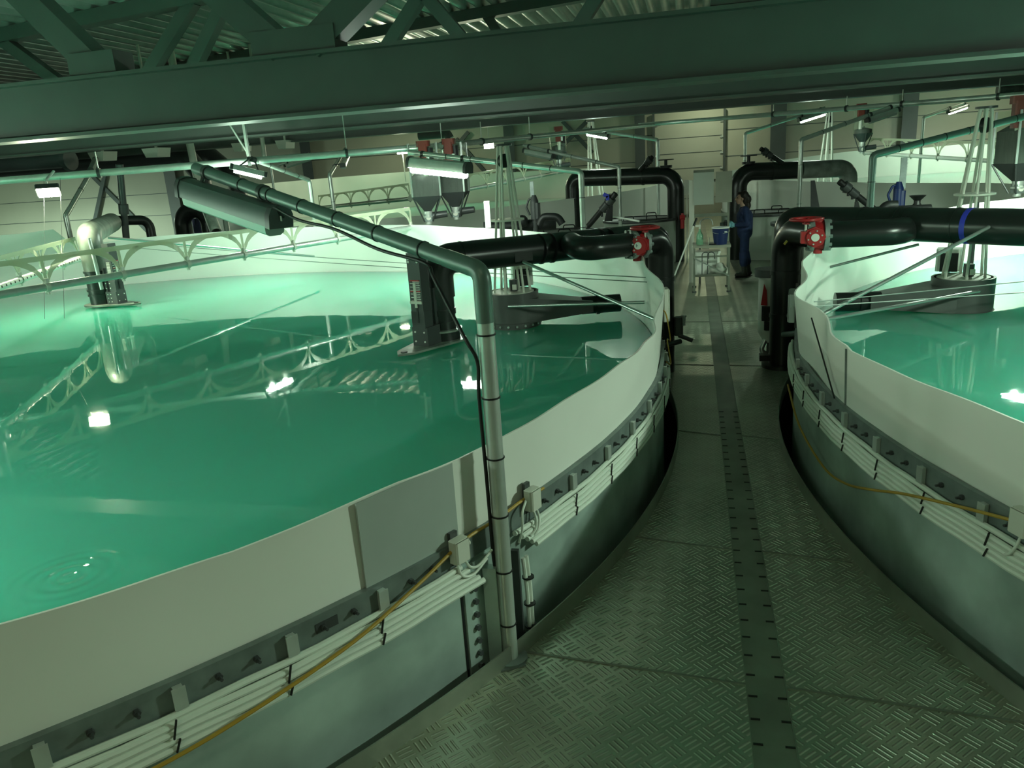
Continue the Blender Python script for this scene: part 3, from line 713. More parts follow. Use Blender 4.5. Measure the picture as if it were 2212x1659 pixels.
def gate(t, c, face, r, scale_col='white'):
    """guide box with a red and white scale standing on a pointed plate, beside the down pipe at c"""
    c = Vector(c); f = Vector(face).normalized(); s = V(-f.y, f.x, 0)
    a = c + f * (r + .62)
    poly = [a, c + f * (r + .5) + s * .11]
    for k in range(13):
        q = PI / 2 + PI * k / 12 - .25 + .04 * k
        poly.append(c + (f * math.cos(q) + s * math.sin(q)) * (r + .10))
    poly.append(c + f * (r + .5) - s * .11)
    pl = MB().prism(poly, c, c + V(0, 0, .022)).build('gate_plate', 'hdpegrey', t)
    MB().disc(a - f * .1 + V(0, 0, .024), .035, .012, (0, 0, 1), 16).build('plate_hole', 'black', pl)
    R = Matrix((f, s, V(0, 0, 1))).transposed()
    b = c + f * (r + .13)
    bx = MB().box(b + V(0, 0, .12), (.22, .20, .20), R).box(b + f * .05 + V(0, 0, .30), (.13, .17, .18), R).box(b + f * .05 + V(0, 0, .62), (.13, .16, .74), R).box(b - f * .12 + V(0, 0, .35), (.05, .12, .5), R).build('guide_box', 'dark', t)
    mb = MB()
    for z in (.07, .17): 
        for k in (-.06, .06): mb.disc(b + f * .112 + s * k + V(0, 0, z), .010, .01, f, 8)
    for z in (.93, .9):
        for k in (-.055, .055): mb.disc(b + f * .117 + s * k + V(0, 0, z), .012, .01, f, 8)
    for z in (.06, .12, .18, .28, .36): mb.disc(b - s * .103 + f * (.02 * (z > .2)) + V(0, 0, z), .009, .01, s, 8); mb.disc(b - s * .103 - f * .06 + V(0, 0, z), .009, .01, s, 8)
    mb.build('screw_heads', 'white', bx)
    w = b + f * .118
    mb = MB()
    for k in range(12): mb.box(w + V(0, 0, .50 + k * .018) + s * (.02 if k % 2 else .0), (.006, .12 if not k % 2 else .09, .007), R)
    sc = mb.build('scale_lines', 'white', bx)
    mb = MB()
    for z in (.495, .60, .71): mb.box(w + V(0, 0, z), (.008, .125, .012), R)
    mb.build('red_scale_lines', 'red', bx)
    mb = MB()
    for k in range(11): mb.box(b + f * .05 - s * .083 + V(0, 0, .51 + k * .018), (.07, .006, .007), R)
    mb.build('side_scale_lines', 'white', bx)
    MB().box(w + f * .006 + V(0, 0, .56), (.012, .028, .26), R).box(w + f * .006 + V(0, 0, .485), (.014, .15, .028), R).build('pointer', 'cream', bx)
    MB().box(w + V(0, 0, .36), (.006, .02, .18), R).build('guide_slot', 'black', bx)

# left pipe
RL, RR = V(-.36, 9.15), V(1.04, 9.34)
GL = V(-2.64, 7.80)                      # down pipe of the left gate
zL = .70
t = thing('inlet_pipe', (RL.x, RL.y, 0), 'big black water inlet pipe with red valve, arching from the walkway into the left tank', 'pipe', 'black inlet pipes')
A = V(-.50, 9.60, 1.55); B_ = V(GL.x, GL.y, 1.60)
dm = (B_ - A).normalized()
MB().tube(rounded([V(-.42, 9.64, 0), V(-.42, 9.64, 1.55), V(A.x - .1, A.y, 1.55), B_, V(GL.x, GL.y, 1.2)], [.3, .05, .34], 10), .165, 28).build('main_pipe', 'hdpe', t)
mb = MB().tube([V(GL.x, GL.y, 1.24), V(GL.x, GL.y, zL - .5)], .15, 28)
for z in (1.24, 1.06, 1.03, .93): ringed(t, V(GL.x, GL.y, z), V(0, 0, 1), .160)
mb.build('down_pipe', 'hdpe', t)
MB().tube([V(GL.x, GL.y, .84), V(GL.x, GL.y, .72)], .185, 28).build('collar', 'hdpe', t)
MB().lathe([(.15, 0), (.215, 0), (.215, .02), (.15, .02)], (GL.x, GL.y, .84)).build('collar_rim', 'hdpegrey', t)
gate(t, (GL.x, GL.y, .725), (-.35, -1, 0), .15)
vL = Y(1375, 527, 8.76)
bd = dm
by = lambda s: vL + bd * s
MB().tube(rounded([V(RL.x, RL.y, 0), V(RL.x, RL.y, vL.z + .02), V(-.62, vL.y + .02, vL.z + .01), by(.08)], [.30, .04], 10), .15, 28).build('riser', 'hdpe', t)
MB().tube(rounded([by(.08), by(.74), by(.84) + V(-.08, .5, .02)], [.28], 12), .13, 28).build('bypass_pipe', 'hdpe', t)
mb = MB()
for z in (1.12, .62): ringed(t, V(RL.x, RL.y, z), V(0, 0, 1), .16, .05)
for f in (.22, .26, .50, .55, .9): ringed(t, A.lerp(B_, f), dm, .172, .018)
valve(t, vL, bd, .125, True, (-.05, -1, 0))
MB().box(A.lerp(B_, .62) + V(.02, -.165, -.05), (.22, .012, .10), Matrix.Rotation(math.atan2(dm.y, dm.x), 3, 'Z')).build('bracket', 'hdpe', t)
# right pipe
t = thing('inlet_pipe', (RR.x, RR.y, 0), 'big black water inlet pipe with red valve, running out of the right picture edge', 'pipe', 'black inlet pipes')
A2 = V(1.3, 9.75, Y(1760, 478, 9.75).z); B2 = Y(2240, 492, 8.0)
d2 = (B2 - A2).normalized(); B3 = A2 + d2 * 3.4
MB().tube(rounded([V(1.12, 9.80, 0), V(1.12, 9.80, A2.z), A2, B3, V(B3.x, B3.y, .3)], [.3, .05, .34], 10), .172, 28).build('main_pipe', 'hdpe', t)
vR = Y(1768, 508, 8.62)
vd = V(1, -.02, 0)
MB().tube(rounded([V(RR.x, RR.y, 0), V(RR.x, RR.y, vR.z), V(1.30, vR.y + .12, vR.z), vR + vd * .08], [.30, .04], 10), .158, 28).build('riser', 'hdpe', t)
MB().tube(rounded([vR + vd * .08, vR + vd * .86, vR + vd * .95 + V(0, .5, .03)], [.30], 12), .135, 28).build('bypass_pipe', 'hdpe', t)
mb = MB()
for z in (1.12, .62): ringed(t, V(RR.x, RR.y, z), V(0, 0, 1), .168, .05)
for f in (.22, .34, .37, .52): ringed(t, A2.lerp(B3, f), d2, .178, .018)
MB().disc(V(RR.x, RR.y, .02), .24, .04).box((RR.x - .2, RR.y - .05, .12), (.14, .12, .07)).build('foot_flange', 'hdpe', t)
valve(t, vR, vd, .125, True, (-.05, -1, 0))
q = Y(2087, 480, 8.35); 
MB().disc(A2 + d2 * ((q - A2).dot(d2)), .1745, .05, d2, 28).build('blue_tape', 'bluestrap', t)
q = Y(1697, 524, 9.02); MB().box(q, (.05, .02, .022), Matrix.Rotation(-.9, 3, 'Y')).build('yellow_sticker', 'tape', t)

# far left scuffed pipe
GF = Z(262, 655, .74); GF.z = 0
t = thing('inlet_pipe', (GF.x, GF.y, .3), 'scuffed pale inlet pipe elbow and gate at the far left wall of the left tank', 'pipe')
ez = Y(205, 505, GF.y).z
EX = V(Y(203, 560, GF.y).x, GF.y, 0)
E2 = Y(243, 490, 13.7); E2.z = ez + .04; E3 = Y(325, 497, 14.9); E3.z = ez
MB().tube(rounded([V(EX.x, EX.y, 1.28), V(EX.x, EX.y, ez), E2], [.2], 10), .185, 26).build('elbow', 'hdpegrey', t)
MB().tube(rounded([E2 - (E2 - V(EX.x, EX.y, ez)) * .1, E2 + (E2 - V(EX.x, EX.y, ez)) * .2, E3, V(E3.x, E3.y, -.9)], [.2, .2], 8), .10, 20).build('branch_pipe', 'hdpe', t)
mb = MB().tube([V(EX.x, EX.y, 1.28), V(EX.x, EX.y, .4)], .185, 26)
for z in (1.28, 1.12, .98, .9): ringed(t, V(EX.x, EX.y, z), V(0, 0, 1), .20)
mb.build('down_pipe', 'hdpe', t)
MB().tube([V(EX.x + .14, EX.y - .17, ez - .05), V(EX.x + .18, EX.y - .17, 1.0)], .03, 10).build('strap', 'alu', t)
gate(t, (EX.x, EX.y, .73), (1, -.12, 0), .185)

# second row of inlet pipes
def far_pipe(r_px, top_px, gate_px, y0, y1, label, m2):
    r = Y(*r_px, y0); a = Y(*top_px, y0); g = Y(*gate_px, y1)
    t = thing('inlet_pipe', (r.x, y0, 0), label, 'pipe', 'inlet pipes of the far tanks'); R = .2
    b = V(g.x, y1, Y(top_px[0] + (gate_px[0] - top_px[0]) * .8, top_px[2] if len(top_px) > 2 else top_px[1], y1).z)
    b.z = g.z
    mid = V(r.x, y0, a.z).lerp(b, .55)
    MB().tube(rounded([V(r.x, y0, 0), V(r.x, y0, a.z), mid], [.34], 10), R, 24).build('riser', 'hdpe', t)
    MB().tube(rounded([mid, b, V(b.x, b.y, b.z - .5)], [.34], 10), R, 24).build('elbow', m2, t)
    MB().tube([V(b.x, b.y, b.z - .48), V(b.x, b.y, .5)], R * 1.06, 24).build('down_pipe', m2, t)
    ringed(t, mid, b - V(r.x, y0, a.z), R * 1.05, .06); ringed(t, V(r.x, y0, a.z).lerp(b, .3), b - V(r.x, y0, a.z), R * 1.05, .05)
    p = V(r.x, y0, a.z).lerp(b, .09) + V(0, 0, R)
    MB().disc(p + V(0, 0, .16), .19, .025).tube([p, p + V(0, 0, .16)], .04, 10).disc(p, .15, .06).build('handwheel', 'black', t)
    return t
far_pipe((1460, 440), (1445, 379), (1237, 386), 19.3, 20.0, 'dark far inlet pipe arching over the left walkway side towards the far left tank', 'hdpe')
K['hdpemid'] = mat('worn grey pipe', (.19, .21, .19), .3, 0, .5, 4)
far_pipe((1594, 440), (1610, 371), (1834, 363), 19.3, 20.0, 'worn grey far inlet pipe arching behind the person towards the far right tank', 'hdpemid')

# ------------------------------------------------------------------ skimmer hubs with their rod towers
def hub(c, wz, chute_dir, top, label, rod_r=.014, tag_side=1):
    c = Vector(c); t = thing('skimmer_hub', (c.x, c.y, wz - .1), label, 'skimmer', 'skimmer hubs in the near tanks')
    R = .30; z0, z1 = wz - .08, wz + .40
    MB().lathe([(R + .012, z0), (R + .012, wz + .06), (R, wz + .07), (R, z1), (R - .025, z1), (R - .025, z0)], (c.x, c.y, 0), n=40).build('drum', 'drum', t)
    for k in range(20): 
        a = 2 * PI * k / 20; MB().disc((c.x + (R + .018) * math.cos(a), c.y + (R + .018) * math.sin(a), wz + .035), .014, .012, (math.cos(a), math.sin(a), 0), 6).build('bolt', 'alu', t)
    MB().disc((c.x, c.y, z1 - .01), R - .05, .02).build('lid', 'cream', t)
    d = Vector(chute_dir).normalized(); s = V(-d.y, d.x, 0)
    p0 = c + d * .02; p1 = c + d * .92
    zt, zb = z1 - wz, .06
    poly = [p0 + s * .29, p0 - s * .29, p1 - s * .13, p1 + s * .13]
    lo = [V(p.x, p.y, wz + (.05 if i < 2 else .10)) for i, p in enumerate(poly)]; hi = [V(p.x, p.y, wz + (.36 if i < 2 else .23)) for i, p in enumerate(poly)]
    MB().add(lo + hi, [[3, 2, 1, 0], [4, 5, 6, 7], [0, 1, 5, 4], [1, 2, 6, 5], [2, 3, 7, 6], [3, 0, 4, 7]]).build('chute', 'drum', t)
    e = V(p1.x, p1.y, wz + .165)
    MB().tube([e - d * .12, e + d * .34], .105, 24).lathe([(.105, 0), (.118, 0), (.118, .04), (.105, .04)], e + d * .05, d, 24).build('outlet_pipe', 'hdpe', t)
    top = Vector(top); n = 6
    for k in range(n):
        a = 2 * PI * (k + .35) / n
        MB().tube([V(c.x + .21 * math.cos(a), c.y + .21 * math.sin(a), z1 - .005), V(top.x + .055 * math.cos(a), top.y + .055 * math.sin(a), top.z)], rod_r, 10).build('rod', 'cream', t)
    f = .50; q = V(c.x, c.y, z1).lerp(top, f)
    MB().disc(q, .19, .018, n=30).build('ring_plate', 'cream', t)
    tp = MB().disc(top, .10, .022, n=20).build('top_plate', 'dark', t)
    MB().disc(top - V(0, .0, .17), .075, .05, (.8, -.6, 0), 20).build('pulley', 'black', tp)
    MB().box(V(c.x + .03, c.y - .05, z1 + .075), (.09, .10, .13), None, .02).build('motor', 'dark', t)
    MB().box(V(c.x + .05, c.y - .105, z1 + .06), (.05, .01, .06)).build('sticker', 'cream', t)
    MB().tube([V(c.x - .12 * tag_side, c.y + .18, wz), V(c.x - .12 * tag_side, c.y + .18, z1 + .75)], .022, 10).build('stay_pipe', 'dark', t)
    # hooded box on a stalk behind the rods
    h = V(c.x + .03 * tag_side, c.y + .42, z1 + .13)
    MB().box(h, (.24, .22, .24), Matrix.Rotation(.35 * tag_side, 3, 'Z'), .02).build('hood', 'white', t)
    MB().box(h + V(.03 * tag_side, -.115, -.02), (.17, .03, .20), Matrix.Rotation(.35 * tag_side, 3, 'Z')).build('hood_opening', 'black', t)
    MB().tube([V(h.x, h.y, z1 - .5), V(h.x, h.y, h.z - .1)], .02, 10).build('hood_stalk', 'white', t)
HL = Z(1112, 705, .68); HL.z = 0
tl = Y(1086, 313, HL.y)
hub((HL.x, HL.y, 0), .70, (.95, .30, 0), (tl.x, tl.y, tl.z), 'dark drum skimmer with a tall tower of pale rods in the left tank', tag_side=1)
HR = Z(2072, 690, .61); HR.z = 0
tr = Y(2131, 232, HR.y + .1)
hub((HR.x, HR.y, 0), .67, (-.93, -.02, 0), (tr.x, tr.y, tr.z), 'dark drum skimmer with a tall tower of pale rods in the right tank', tag_side=-1)
def rod_tower(px, y, label):
    top = Y(*px[0], y); bot = Y(*px[1], y); t = thing('rod_tower', bot, label, 'skimmer', 'rod towers of the far tanks')
    for k in range(6):
        a = 2 * PI * (k + .2) / 6; MB().tube([bot + V(.24 * math.cos(a), .24 * math.sin(a), 0), top + V(.07 * math.cos(a), .07 * math.sin(a), 0)], .022, 8).build('rod', 'cream', t)
    MB().disc(bot.lerp(top, .35), .22, .02).build('ring_plate', 'cream', t)
    MB().disc(top, .13, .03).build('top_plate', 'dark', t); MB().disc(top - V(0, 0, .22), .09, .06, (.8, -.6, 0), 16).build('pulley', 'black', t)
    MB().lathe([(0, -1.2), (.3, -1.2), (.3, .0), (0, .0)], bot).build('drum', 'drum', t)
rod_tower(((1793, 240), (1780, 418)), 24.6, 'slim tower of pale rods rising behind the far right pipe')
rod_tower(((1276, 262), (1287, 425)), 24.6, 'slim tower of pale rods rising behind the far left pipe')

# ------------------------------------------------------------------ braces, wires, shading bracket
def brace_tube(a, b, label, r=.017, m='alu'):
    tag(MB().tube([a, b], r, 12).build('brace_tube', m, None, a), label, 'brace tube', 'thin aluminium brace tubes')
pr = onL(5.5, TR - .09, 1.1)
brace_tube(A.lerp(B_, .62) + V(.02, -.20, -.10), V(Y(1420, 692, 7.0).x, 7.0, Y(1420, 692, 7.0).z), 'aluminium tube slanting from the left black pipe down to the wavy liner')
zz = HL + V(.02, -.33, .98); brace_tube(zz, onL(11, TR - .1, 1.02), 'nearly level pale tube from the left drum to the wavy liner')
brace_tube(A2 + d2 * ((Y(2120, 485, 8.3) - A2).dot(d2)) + V(0, -.19, .02), onR(179.0, TR - .09, 1.12), 'aluminium tube slanting from the right black pipe down to the wavy liner')
brace_tube(HR + V(.05, -.34, .97), onR(178.6, TR - .09, 1.09), 'nearly level pale tube from the right drum to the wavy liner')
brace_tube(Y(1195, 556, 9.0), onL(31, TR - .06, 1.25), 'grey tube from under the left pipe to the far liner of the left tank', .015)
brace_tube(Y(1985, 528, 9.3), onR(157, TR - .06, 1.15), 'grey tube from under the right pipe to the far liner of the right tank', .015)
brace_tube(Y(233, 513, EX.y + .2), V(-7.2, 13.9, 1.05), 'thin pale tube from the scuffed far left pipe to the liner behind the lattice arm', .02)
def wire(a, b, label, s=.03, r=.005, m='wire'):
    tag(MB().tube(sag(a, b, s), r, 6).build('wire', m, None, a), label, 'wire', 'thin wires across the tanks')
wire(onL(112, TR - .06, 1.45), onL(11, TR - .07, 1.28), 'upper thin wire crossing the left tank behind the zinc pole')
wire(onL(114, TR - .06, 1.39), onL(10.6, TR - .07, 1.24), 'lower thin wire crossing the left tank behind the zinc pole')
wire(onR(179.5, TR - .08, 1.28), onR(60, TR - .06, 1.0), 'upper thin wire crossing the right tank from the liner seam')
wire(onR(179.8, TR - .08, 1.25), onR(50, TR - .06, .8), 'lower thin wire crossing the right tank from the liner seam')
wire(Y(95, 385, 10.6), V(-9.35, 9.4, .77), 'left thin wire dropping from the feed pipe into the left tank', 0, .003, 'dark')
wire(Y(130, 385, 10.6), V(-9.0, 9.4, .77), 'right thin wire dropping from the feed pipe into the left tank', 0, .003, 'dark')
tag(MB().tube([onR(188.8, TR + .03, .84), onR(183, TR + .01, 1.24)], .006, 8).build('cord', 'black', None, onR(188.8, TR + .03, .84)), 'black cord tied up the outside of the right liner', 'cord')

# ------------------------------------------------------------------ feed spreader arms with arched lattice
def spreader(a, b, label, bay=1.0, h=.30, r=.045, holes=False, m='pole'):
    a, b = Vector(a), Vector(b); t = thing('spreader_arm', b, label, 'spreader arm', 'arched feed spreader arms')
    d = (b - a).normalized(); L = (b - a).length; w = d.cross(V(0, 0, 1)).normalized(); up = V(0, 0, 1)
    MB().tube([a, b], r, 18).build('feed_tube', m, t)
    n = max(2, round(L / bay)); bay = L / n; th = .010; z0 = r + .02
    mb = MB()
    def P(u, v): return a + d * u + up * (z0 + v)
    def strip(p, q):
        mb.prism([P(*p[0]), P(*p[1]), P(*q[1]), P(*q[0])], P(0, 0), P(0, 0) + w * th)
    mb.prism([P(0, h - .06), P(L, h - .06), P(L, h), P(0, h)], P(0, 0), P(0, 0) + w * th)
    for i in range(n):
        u0 = i * bay; K_ = 12
        pts = []
        for k in range(K_ + 1):
            f = k / K_; x = .03 + (bay - .06) * f
            y = (h - .045) * math.sin(PI * f) ** .62
            pts.append((u0 + x, max(y - .0, 0)))
        for p, q in zip(pts, pts[1:]):
            strip((p, (p[0], min(h - .03, p[1] + .085))), (q, (q[0], min(h - .03, q[1] + .085))))
    for i in range(n + 1):
        u = i * bay; mb.prism([P(u - .018, 0), P(u + .018, 0), P(u + .018, h - .05), P(u - .018, h - .05)], P(0, 0), P(0, 0) + w * th)
    mb.build('arched_lattice', 'strip', t)
    for i in range(n + 1):
        p = a + d * i * bay
        MB().disc(p, r * 1.3, .05, d, 14).box(p + up * (r + .02), (.05, .05, .07)).box(p - up * (r + .015), (.03, .03, .05)).build('clamp', 'cream', t)
    if holes:
        mb = MB()
        for i in range(int(L / .16)): mb.disc(a + d * (i * .16 + .08) + d.cross(up) * r * .98 + up * .004, .014, .012, d.cross(up), 10)
        mb.build('spray_holes', 'black', t)
    return t
HP1 = Y(906, 489, 13.9)
spreader(L1 .to_3d() + V(0, 0, 1.47), HP1 + V(-.12, -.12, 0), 'long arched spreader arm reaching from the feed hoppers across the left tank')
spreader(L1 .to_3d() + V(0, 0, 1.47), (-10.15, 11.2, 1.46), 'arched spreader arm with spray holes near the scuffed pipe at far left', holes=True, m='white')
pa, pb = Y(640, 447, 25), Y(905, 432, 21)
pa = Y(690, 452, 24.0); pb = Y(893, 429, 20.6)
spreader(V(-12.6, 25.2, pa.z), Y(886, 429, 20.9), 'yellowish arched spreader arm over the far left tank, left of the hoppers', 1.25, .34, .06)
spreader(Y(1005, 410, 20.8), Y(1232, 368, 27), 'arched spreader arm over the far left tank, right of the hoppers', 1.1, .34, .05)
spreader(Y(2160, 349, 20.5), Y(1868, 330, 25.5), 'arched spreader arm over the far right tank beside the right hopper', 1.0, .36, .05, True, 'white')
K['tube2'] = K['pole']
tag(MB().tube([L1.to_3d() + V(0, 0, .4), L1.to_3d() + V(0, 0, 1.95)], .09, 20).disc(L1.to_3d() + V(0, 0, 1.47), .16, .12).build('centre_column', 'pole', None, L1.to_3d() + V(0, 0, .4)), 'centre column carrying the spreader arms of the left tank, outside the left picture edge', 'column')

# ------------------------------------------------------------------ feed hoppers and feed pipes
def hopper(p, yaw, fill, top_z, label, s=.50, hb=.95, square=True, legs=True, motor=1):
    """p: outlet point under the cone"""
    p = Vector(p); t = thing('feed_hopper', p, label, 'hopper', 'feed hoppers')
    R = Matrix.Rotation(yaw, 3, 'Z'); zc = p.z + (.22 if square else .30); ch = .30 if square else .25
    n = 4 if square else 24
    def ringp(r, z):
        return [p * 1 + R @ V(r * math.cos(2 * PI * (k + .5) / n), r * math.sin(2 * PI * (k + .5) / n), z - p.z) for k in range(n)]
    k = s / 2 * (math.sqrt(2) if square else 1)
    def loft(rs, m, name, cap=False, sm=False):
        mb = MB(); rings = [ringp(r, z) for r, z in rs]
        for A_, B_ in zip(rings, rings[1:]): mb.add(A_ + B_, [[i, (i + 1) % n, n + (i + 1) % n, n + i] for i in range(n)], sm)
        if cap:
            mb.add(rings[0], [list(range(n - 1, -1, -1))]); mb.add(rings[-1], [list(range(n))])
        return mb.build(name, m, t)
    z1 = zc + ch; z2 = z1 + hb
    loft([(.07, zc), (k, z1)], 'dark', 'cone', False, not square)
    loft([(k, z1), (k, z2), (k - .012, z2), (k - .012, z1)], 'clear', 'bin', False, not square)
    # feed heap inside
    f = MB(); h0 = ringp(k - .03, z1 + .002); h1 = ringp(k - .03, z1 + hb * fill * .72); pk = p + V(0, 0, z1 + hb * fill - p.z + .02)
    f.add(h0 + h1 + [pk], [[i, (i + 1) % n, n + (i + 1) % n, n + i] for i in range(n)] + [[n + i, n + (i + 1) % n, 2 * n] for i in range(n)] + [list(range(n - 1, -1, -1))])
    o = f.build('feed_heap', 'pellet', t); o['kind'] = 'stuff'
    MB().tube([p + V(0, 0, zc - p.z + .02), p + V(0, 0, zc - p.z - .06)], .085, 18).disc(p + V(0, 0, zc - p.z - .08), .10, .03).tube([p + V(0, 0, zc - p.z - .09), p], .06, 14).build('outlet', 'pole', t)
    q = p + V(0, 0, .12)
    MB().box(q, (.16, .14, .14), R, .02).build('dosing_box', 'band', t)
    MB().tube([q + R @ V(.08 * motor, 0, .03), q + R @ V(.36 * motor, 0, .05)], [.07, .06], 16).build('motor', 'dark', t)
    MB().disc(q + R @ V(0, -.08, 0), .045, .02, R @ V(0, 1, 0), 16).build('inspection_cap', 'cream', t)
    if legs:
        rr = ringp(k, z1)
        for i in range(0, n, max(1, n // 4)):
            MB().tube([rr[i], p + V(0, 0, .05) + (rr[i] - p) * .3 * V(1, 1, 0).length / 1.414 - V(0, 0, (rr[i].z - p.z) * .3)], .014, 8).build('leg', 'dark', t)
        if square:
            tt = ringp(k, z2)
            for a_, b_ in zip(rr, tt): MB().bar(a_, b_, .03, .03).build('corner_rail', 'alu', t)
    MB().tube([p + V(0, 0, z2 - p.z - .75), p + V(0, 0, top_z - p.z - .55)], .035, 12).build('fill_pipe', 'cream', t)
    return t
def feed_valve(p, label, s=1):
    p = Vector(p); t = thing('feed_valve', p, label, 'valve', 'red feed valves')
    MB().box(p - V(0, 0, .16) * s, (.17 * s, .16 * s, .34 * s), None, .02).box(p + V(0, 0, .02) * s, (.24 * s, .14 * s, .10 * s), None, .02).build('body', 'redb', t)
    MB().box(p + V(.13, -.02, -.22) * s, (.10 * s, .12 * s, .32 * s), None, .03).build('actuator', 'black', t)
    MB().box(p + V(.10, -.09, -.26) * s, (.05 * s, .02 * s, .11 * s)).build('sticker', 'white', t)
    MB().tube([p - V(0, 0, .3) * s, p - V(0, 0, .55) * s], .045 * s, 12).build('spout', 'cream', t)
h1p, h2p = Y(927, 484, 14.2), Y(987, 474, 14.6)
hopper(h1p, .35, .55, Y(915, 312, 14.2).z, 'left square feed hopper, low heap of dark feed, behind the lit tube lamp', .52, .95, motor=1)
hopper(h2p, .0 + .78 - .70, .62, Y(970, 312, 14.6).z, 'right square feed hopper with taller heap of dark feed, behind the lit tube lamp', .48, .9)
hopper(Y(2196, 424, 14.2), .3, .85, Y(2200, 205, 14.2).z, 'square feed hopper cut by the right picture edge, nearly full', .56, .8, motor=1)
hopper(Y(1208, 368, 24.5), 0, .28, Y(1207, 282, 24.5).z, 'round clear feed hopper far left of the sectional door', .52, .75, False)
hopper(Y(1862, 332, 24.5), 0, .2, Y(1862, 228, 24.5).z, 'round clear feed hopper behind the unlit right lamp', .52, .75, False)
feed_valve(Y(914, 313, 14.0), 'rust red feed valve above the left square hopper'); feed_valve(Y(969, 308, 14.3), 'rust red feed valve above the right square hopper')
feed_valve(Y(1206, 279, 24.3), 'red feed valve above the far left round hopper', 1.1); feed_valve(Y(1861, 230, 24.3), 'red feed valve above the far right round hopper', 1.1); feed_valve(Y(2207, 218, 14.0), 'dark red feed valve at the upper right picture edge', 1.2)
def feed_pipe(pts, r, label, hang):
    t = thing('feed_pipe', pts[0], label, 'pipe', 'overhead feed pipes')
    MB().tube(pts, r, 16).build('tube', 'pole', t)
    for (f, zt, kind) in hang:
        p = Vector(pts[0]).lerp(pts[-1], f)
        MB().disc(p, r * 1.35, .05, Vector(pts[-1]) - Vector(pts[0]), 16).build('clamp', 'dark', t)
        if kind == 'rod': MB().tube([p + V(0, 0, r), V(p.x, p.y, zt)], .010, 8).build('hanger_rod', 'pole', t)
        else:
            MB().box(p + V(0, 0, (zt - p.z) / 2 + r / 2), (.05, .05, zt - p.z - r)).bar(V(p.x - .3, p.y, zt), p + V(0, 0, .12), .03, .03, (0, 1, 0)).build('hanger_post', 'pole', t)
    return t
pz = Y(0, 389, 11.0)
fA, fB = Y(-420, 424, 10.2), Y(905, 319, 14.2)
feed_pipe([fA, fB], .062, 'thick overhead feed pipe from the left picture edge to the square hoppers', [(.45, zb1 + .02, 'rod'), (.70, zb1 + .4, 'post'), (.87, zb1 + .4, 'rod')])
fC, fD = Y(905, 319, 14.2), Y(1425, 268, 24.0)
feed_pipe([fC + V(.02, .02, 0), fD], .055, 'thin overhead feed pipe from the square hoppers to the sectional door', [(.06, zb2 + .03, 'rod'), (.18, zb2 + .03, 'rod'), (.35, zb3, 'rod')])
fE, fF = Y(1380, 270, 24.0), Y(2290, 198, 17.5)
feed_pipe([fE, fF], .055, 'thin overhead feed pipe from the sectional door to the right picture edge', [(.42, zb3 + .03, 'rod'), (.6, zb3 + .03, 'rod'), (.72, zb3 + .03, 'rod'), (.9, zb3 + .03, 'rod')])
# ducts and dark pipes under the left roof
a, b = Y(-200, 372, 16.5), Y(148, 346, 16.5)
tag(MB().tube([a, b], .17, 24).disc(b, .24, .14, b - a, 24).build('air_duct', 'column', None, b), 'dark round duct with a wider end cap under the roof at far left', 'duct')
a, b = Y(160, 374, 21), Y(345, 345, 21)
tag(MB().tube(rounded([Y(-60, 372, 21), Y(335, 338, 21), Y(400, 335, 21), Y(430, 372, 21), Y(450, 470, 21)], .35), .30, 20).build('air_duct', 'dark', None, b), 'big dark pipe bending down behind the zinc lamp arm', 'duct')
tag(MB().tube(rounded([Y(370, 338, 22.5), Y(450, 330, 22.5), Y(500, 372, 22.5), Y(520, 430, 22.5)], .5), .24, 20).build('air_duct', 'dark', None, Y(450, 330, 22.5)), 'dark curved pipe just left of the dazzling tube lamp', 'duct')
tag(MB().tube(rounded([Y(905, 293, 27), Y(965, 288, 27), Y(972, 300, 27)], .1), .16, 16).tube([Y(930, 291, 27), V(Y(930, 291, 27).x, 27, RZ(-3, 27))], .02, 8).build('air_duct', 'drum', None, Y(905, 293, 27)), 'short bent duct above the red feed valves', 'duct')
tag(MB().tube(rounded([Y(2162, 192, 22), Y(2205, 192, 22), Y(2225, 196, 22)], .1), .10, 16).disc(Y(2162, 193, 22), .17, .12, (1, 0, 0), 20).disc(Y(2192, 193, 22), .17, .1, (1, 0, 0), 20).build('air_duct', 'drum', None, Y(2162, 192, 22)), 'short flanged duct at the upper right edge under the truss', 'duct')
for i, (px, py, lab) in enumerate(((208, 338, 'leftmost of the four pale trapezoid hoods under the second truss'), (325, 330, 'second of the four pale trapezoid hoods under the second truss, near the dark duct'),
                                   (512, 318, 'third of the four pale trapezoid hoods, above the dazzling tube lamp'), (607, 312, 'rightmost of the four pale trapezoid hoods, above the unlit far lamp'))):
    y = 17.5 if i < 2 else 20
    c = Y(px, py, y); w = .24 if i < 2 else .17; h = .11
    mb = MB().prism([c + V(-w, 0, h), c + V(w, 0, h), c + V(w * .72, 0, -h), c + V(-w * .62, 0, -h)], c, c + V(0, .5, 0))
    mb.bar(c + V(0, .25, h), V(c.x, c.y + .25, RZ(c.x, c.y)), .05, .05)
    tag(mb.build('hood', 'cream', None, c), lab, 'hood', 'pale trapezoid hoods under the roof')
tag(MB().tube([V(Y(400, 300, 19).x, 19, RZ(-13, 19)), Y(428, 395, 19)], .10, 16).build('vent_pipe', 'cream', None, Y(408, 320, 19)), 'short pale upright pipe behind the tip of the zinc lamp arm', 'pipe')
tag(MB().tube([V(Y(571, 300, 20).x, 20, RZ(-11, 20)), Y(571, 340, 20)], .06, 16).build('vent_pipe', 'cream', None, Y(569, 300, 20)), 'pale upright pipe beside the dazzling tube lamp', 'pipe')
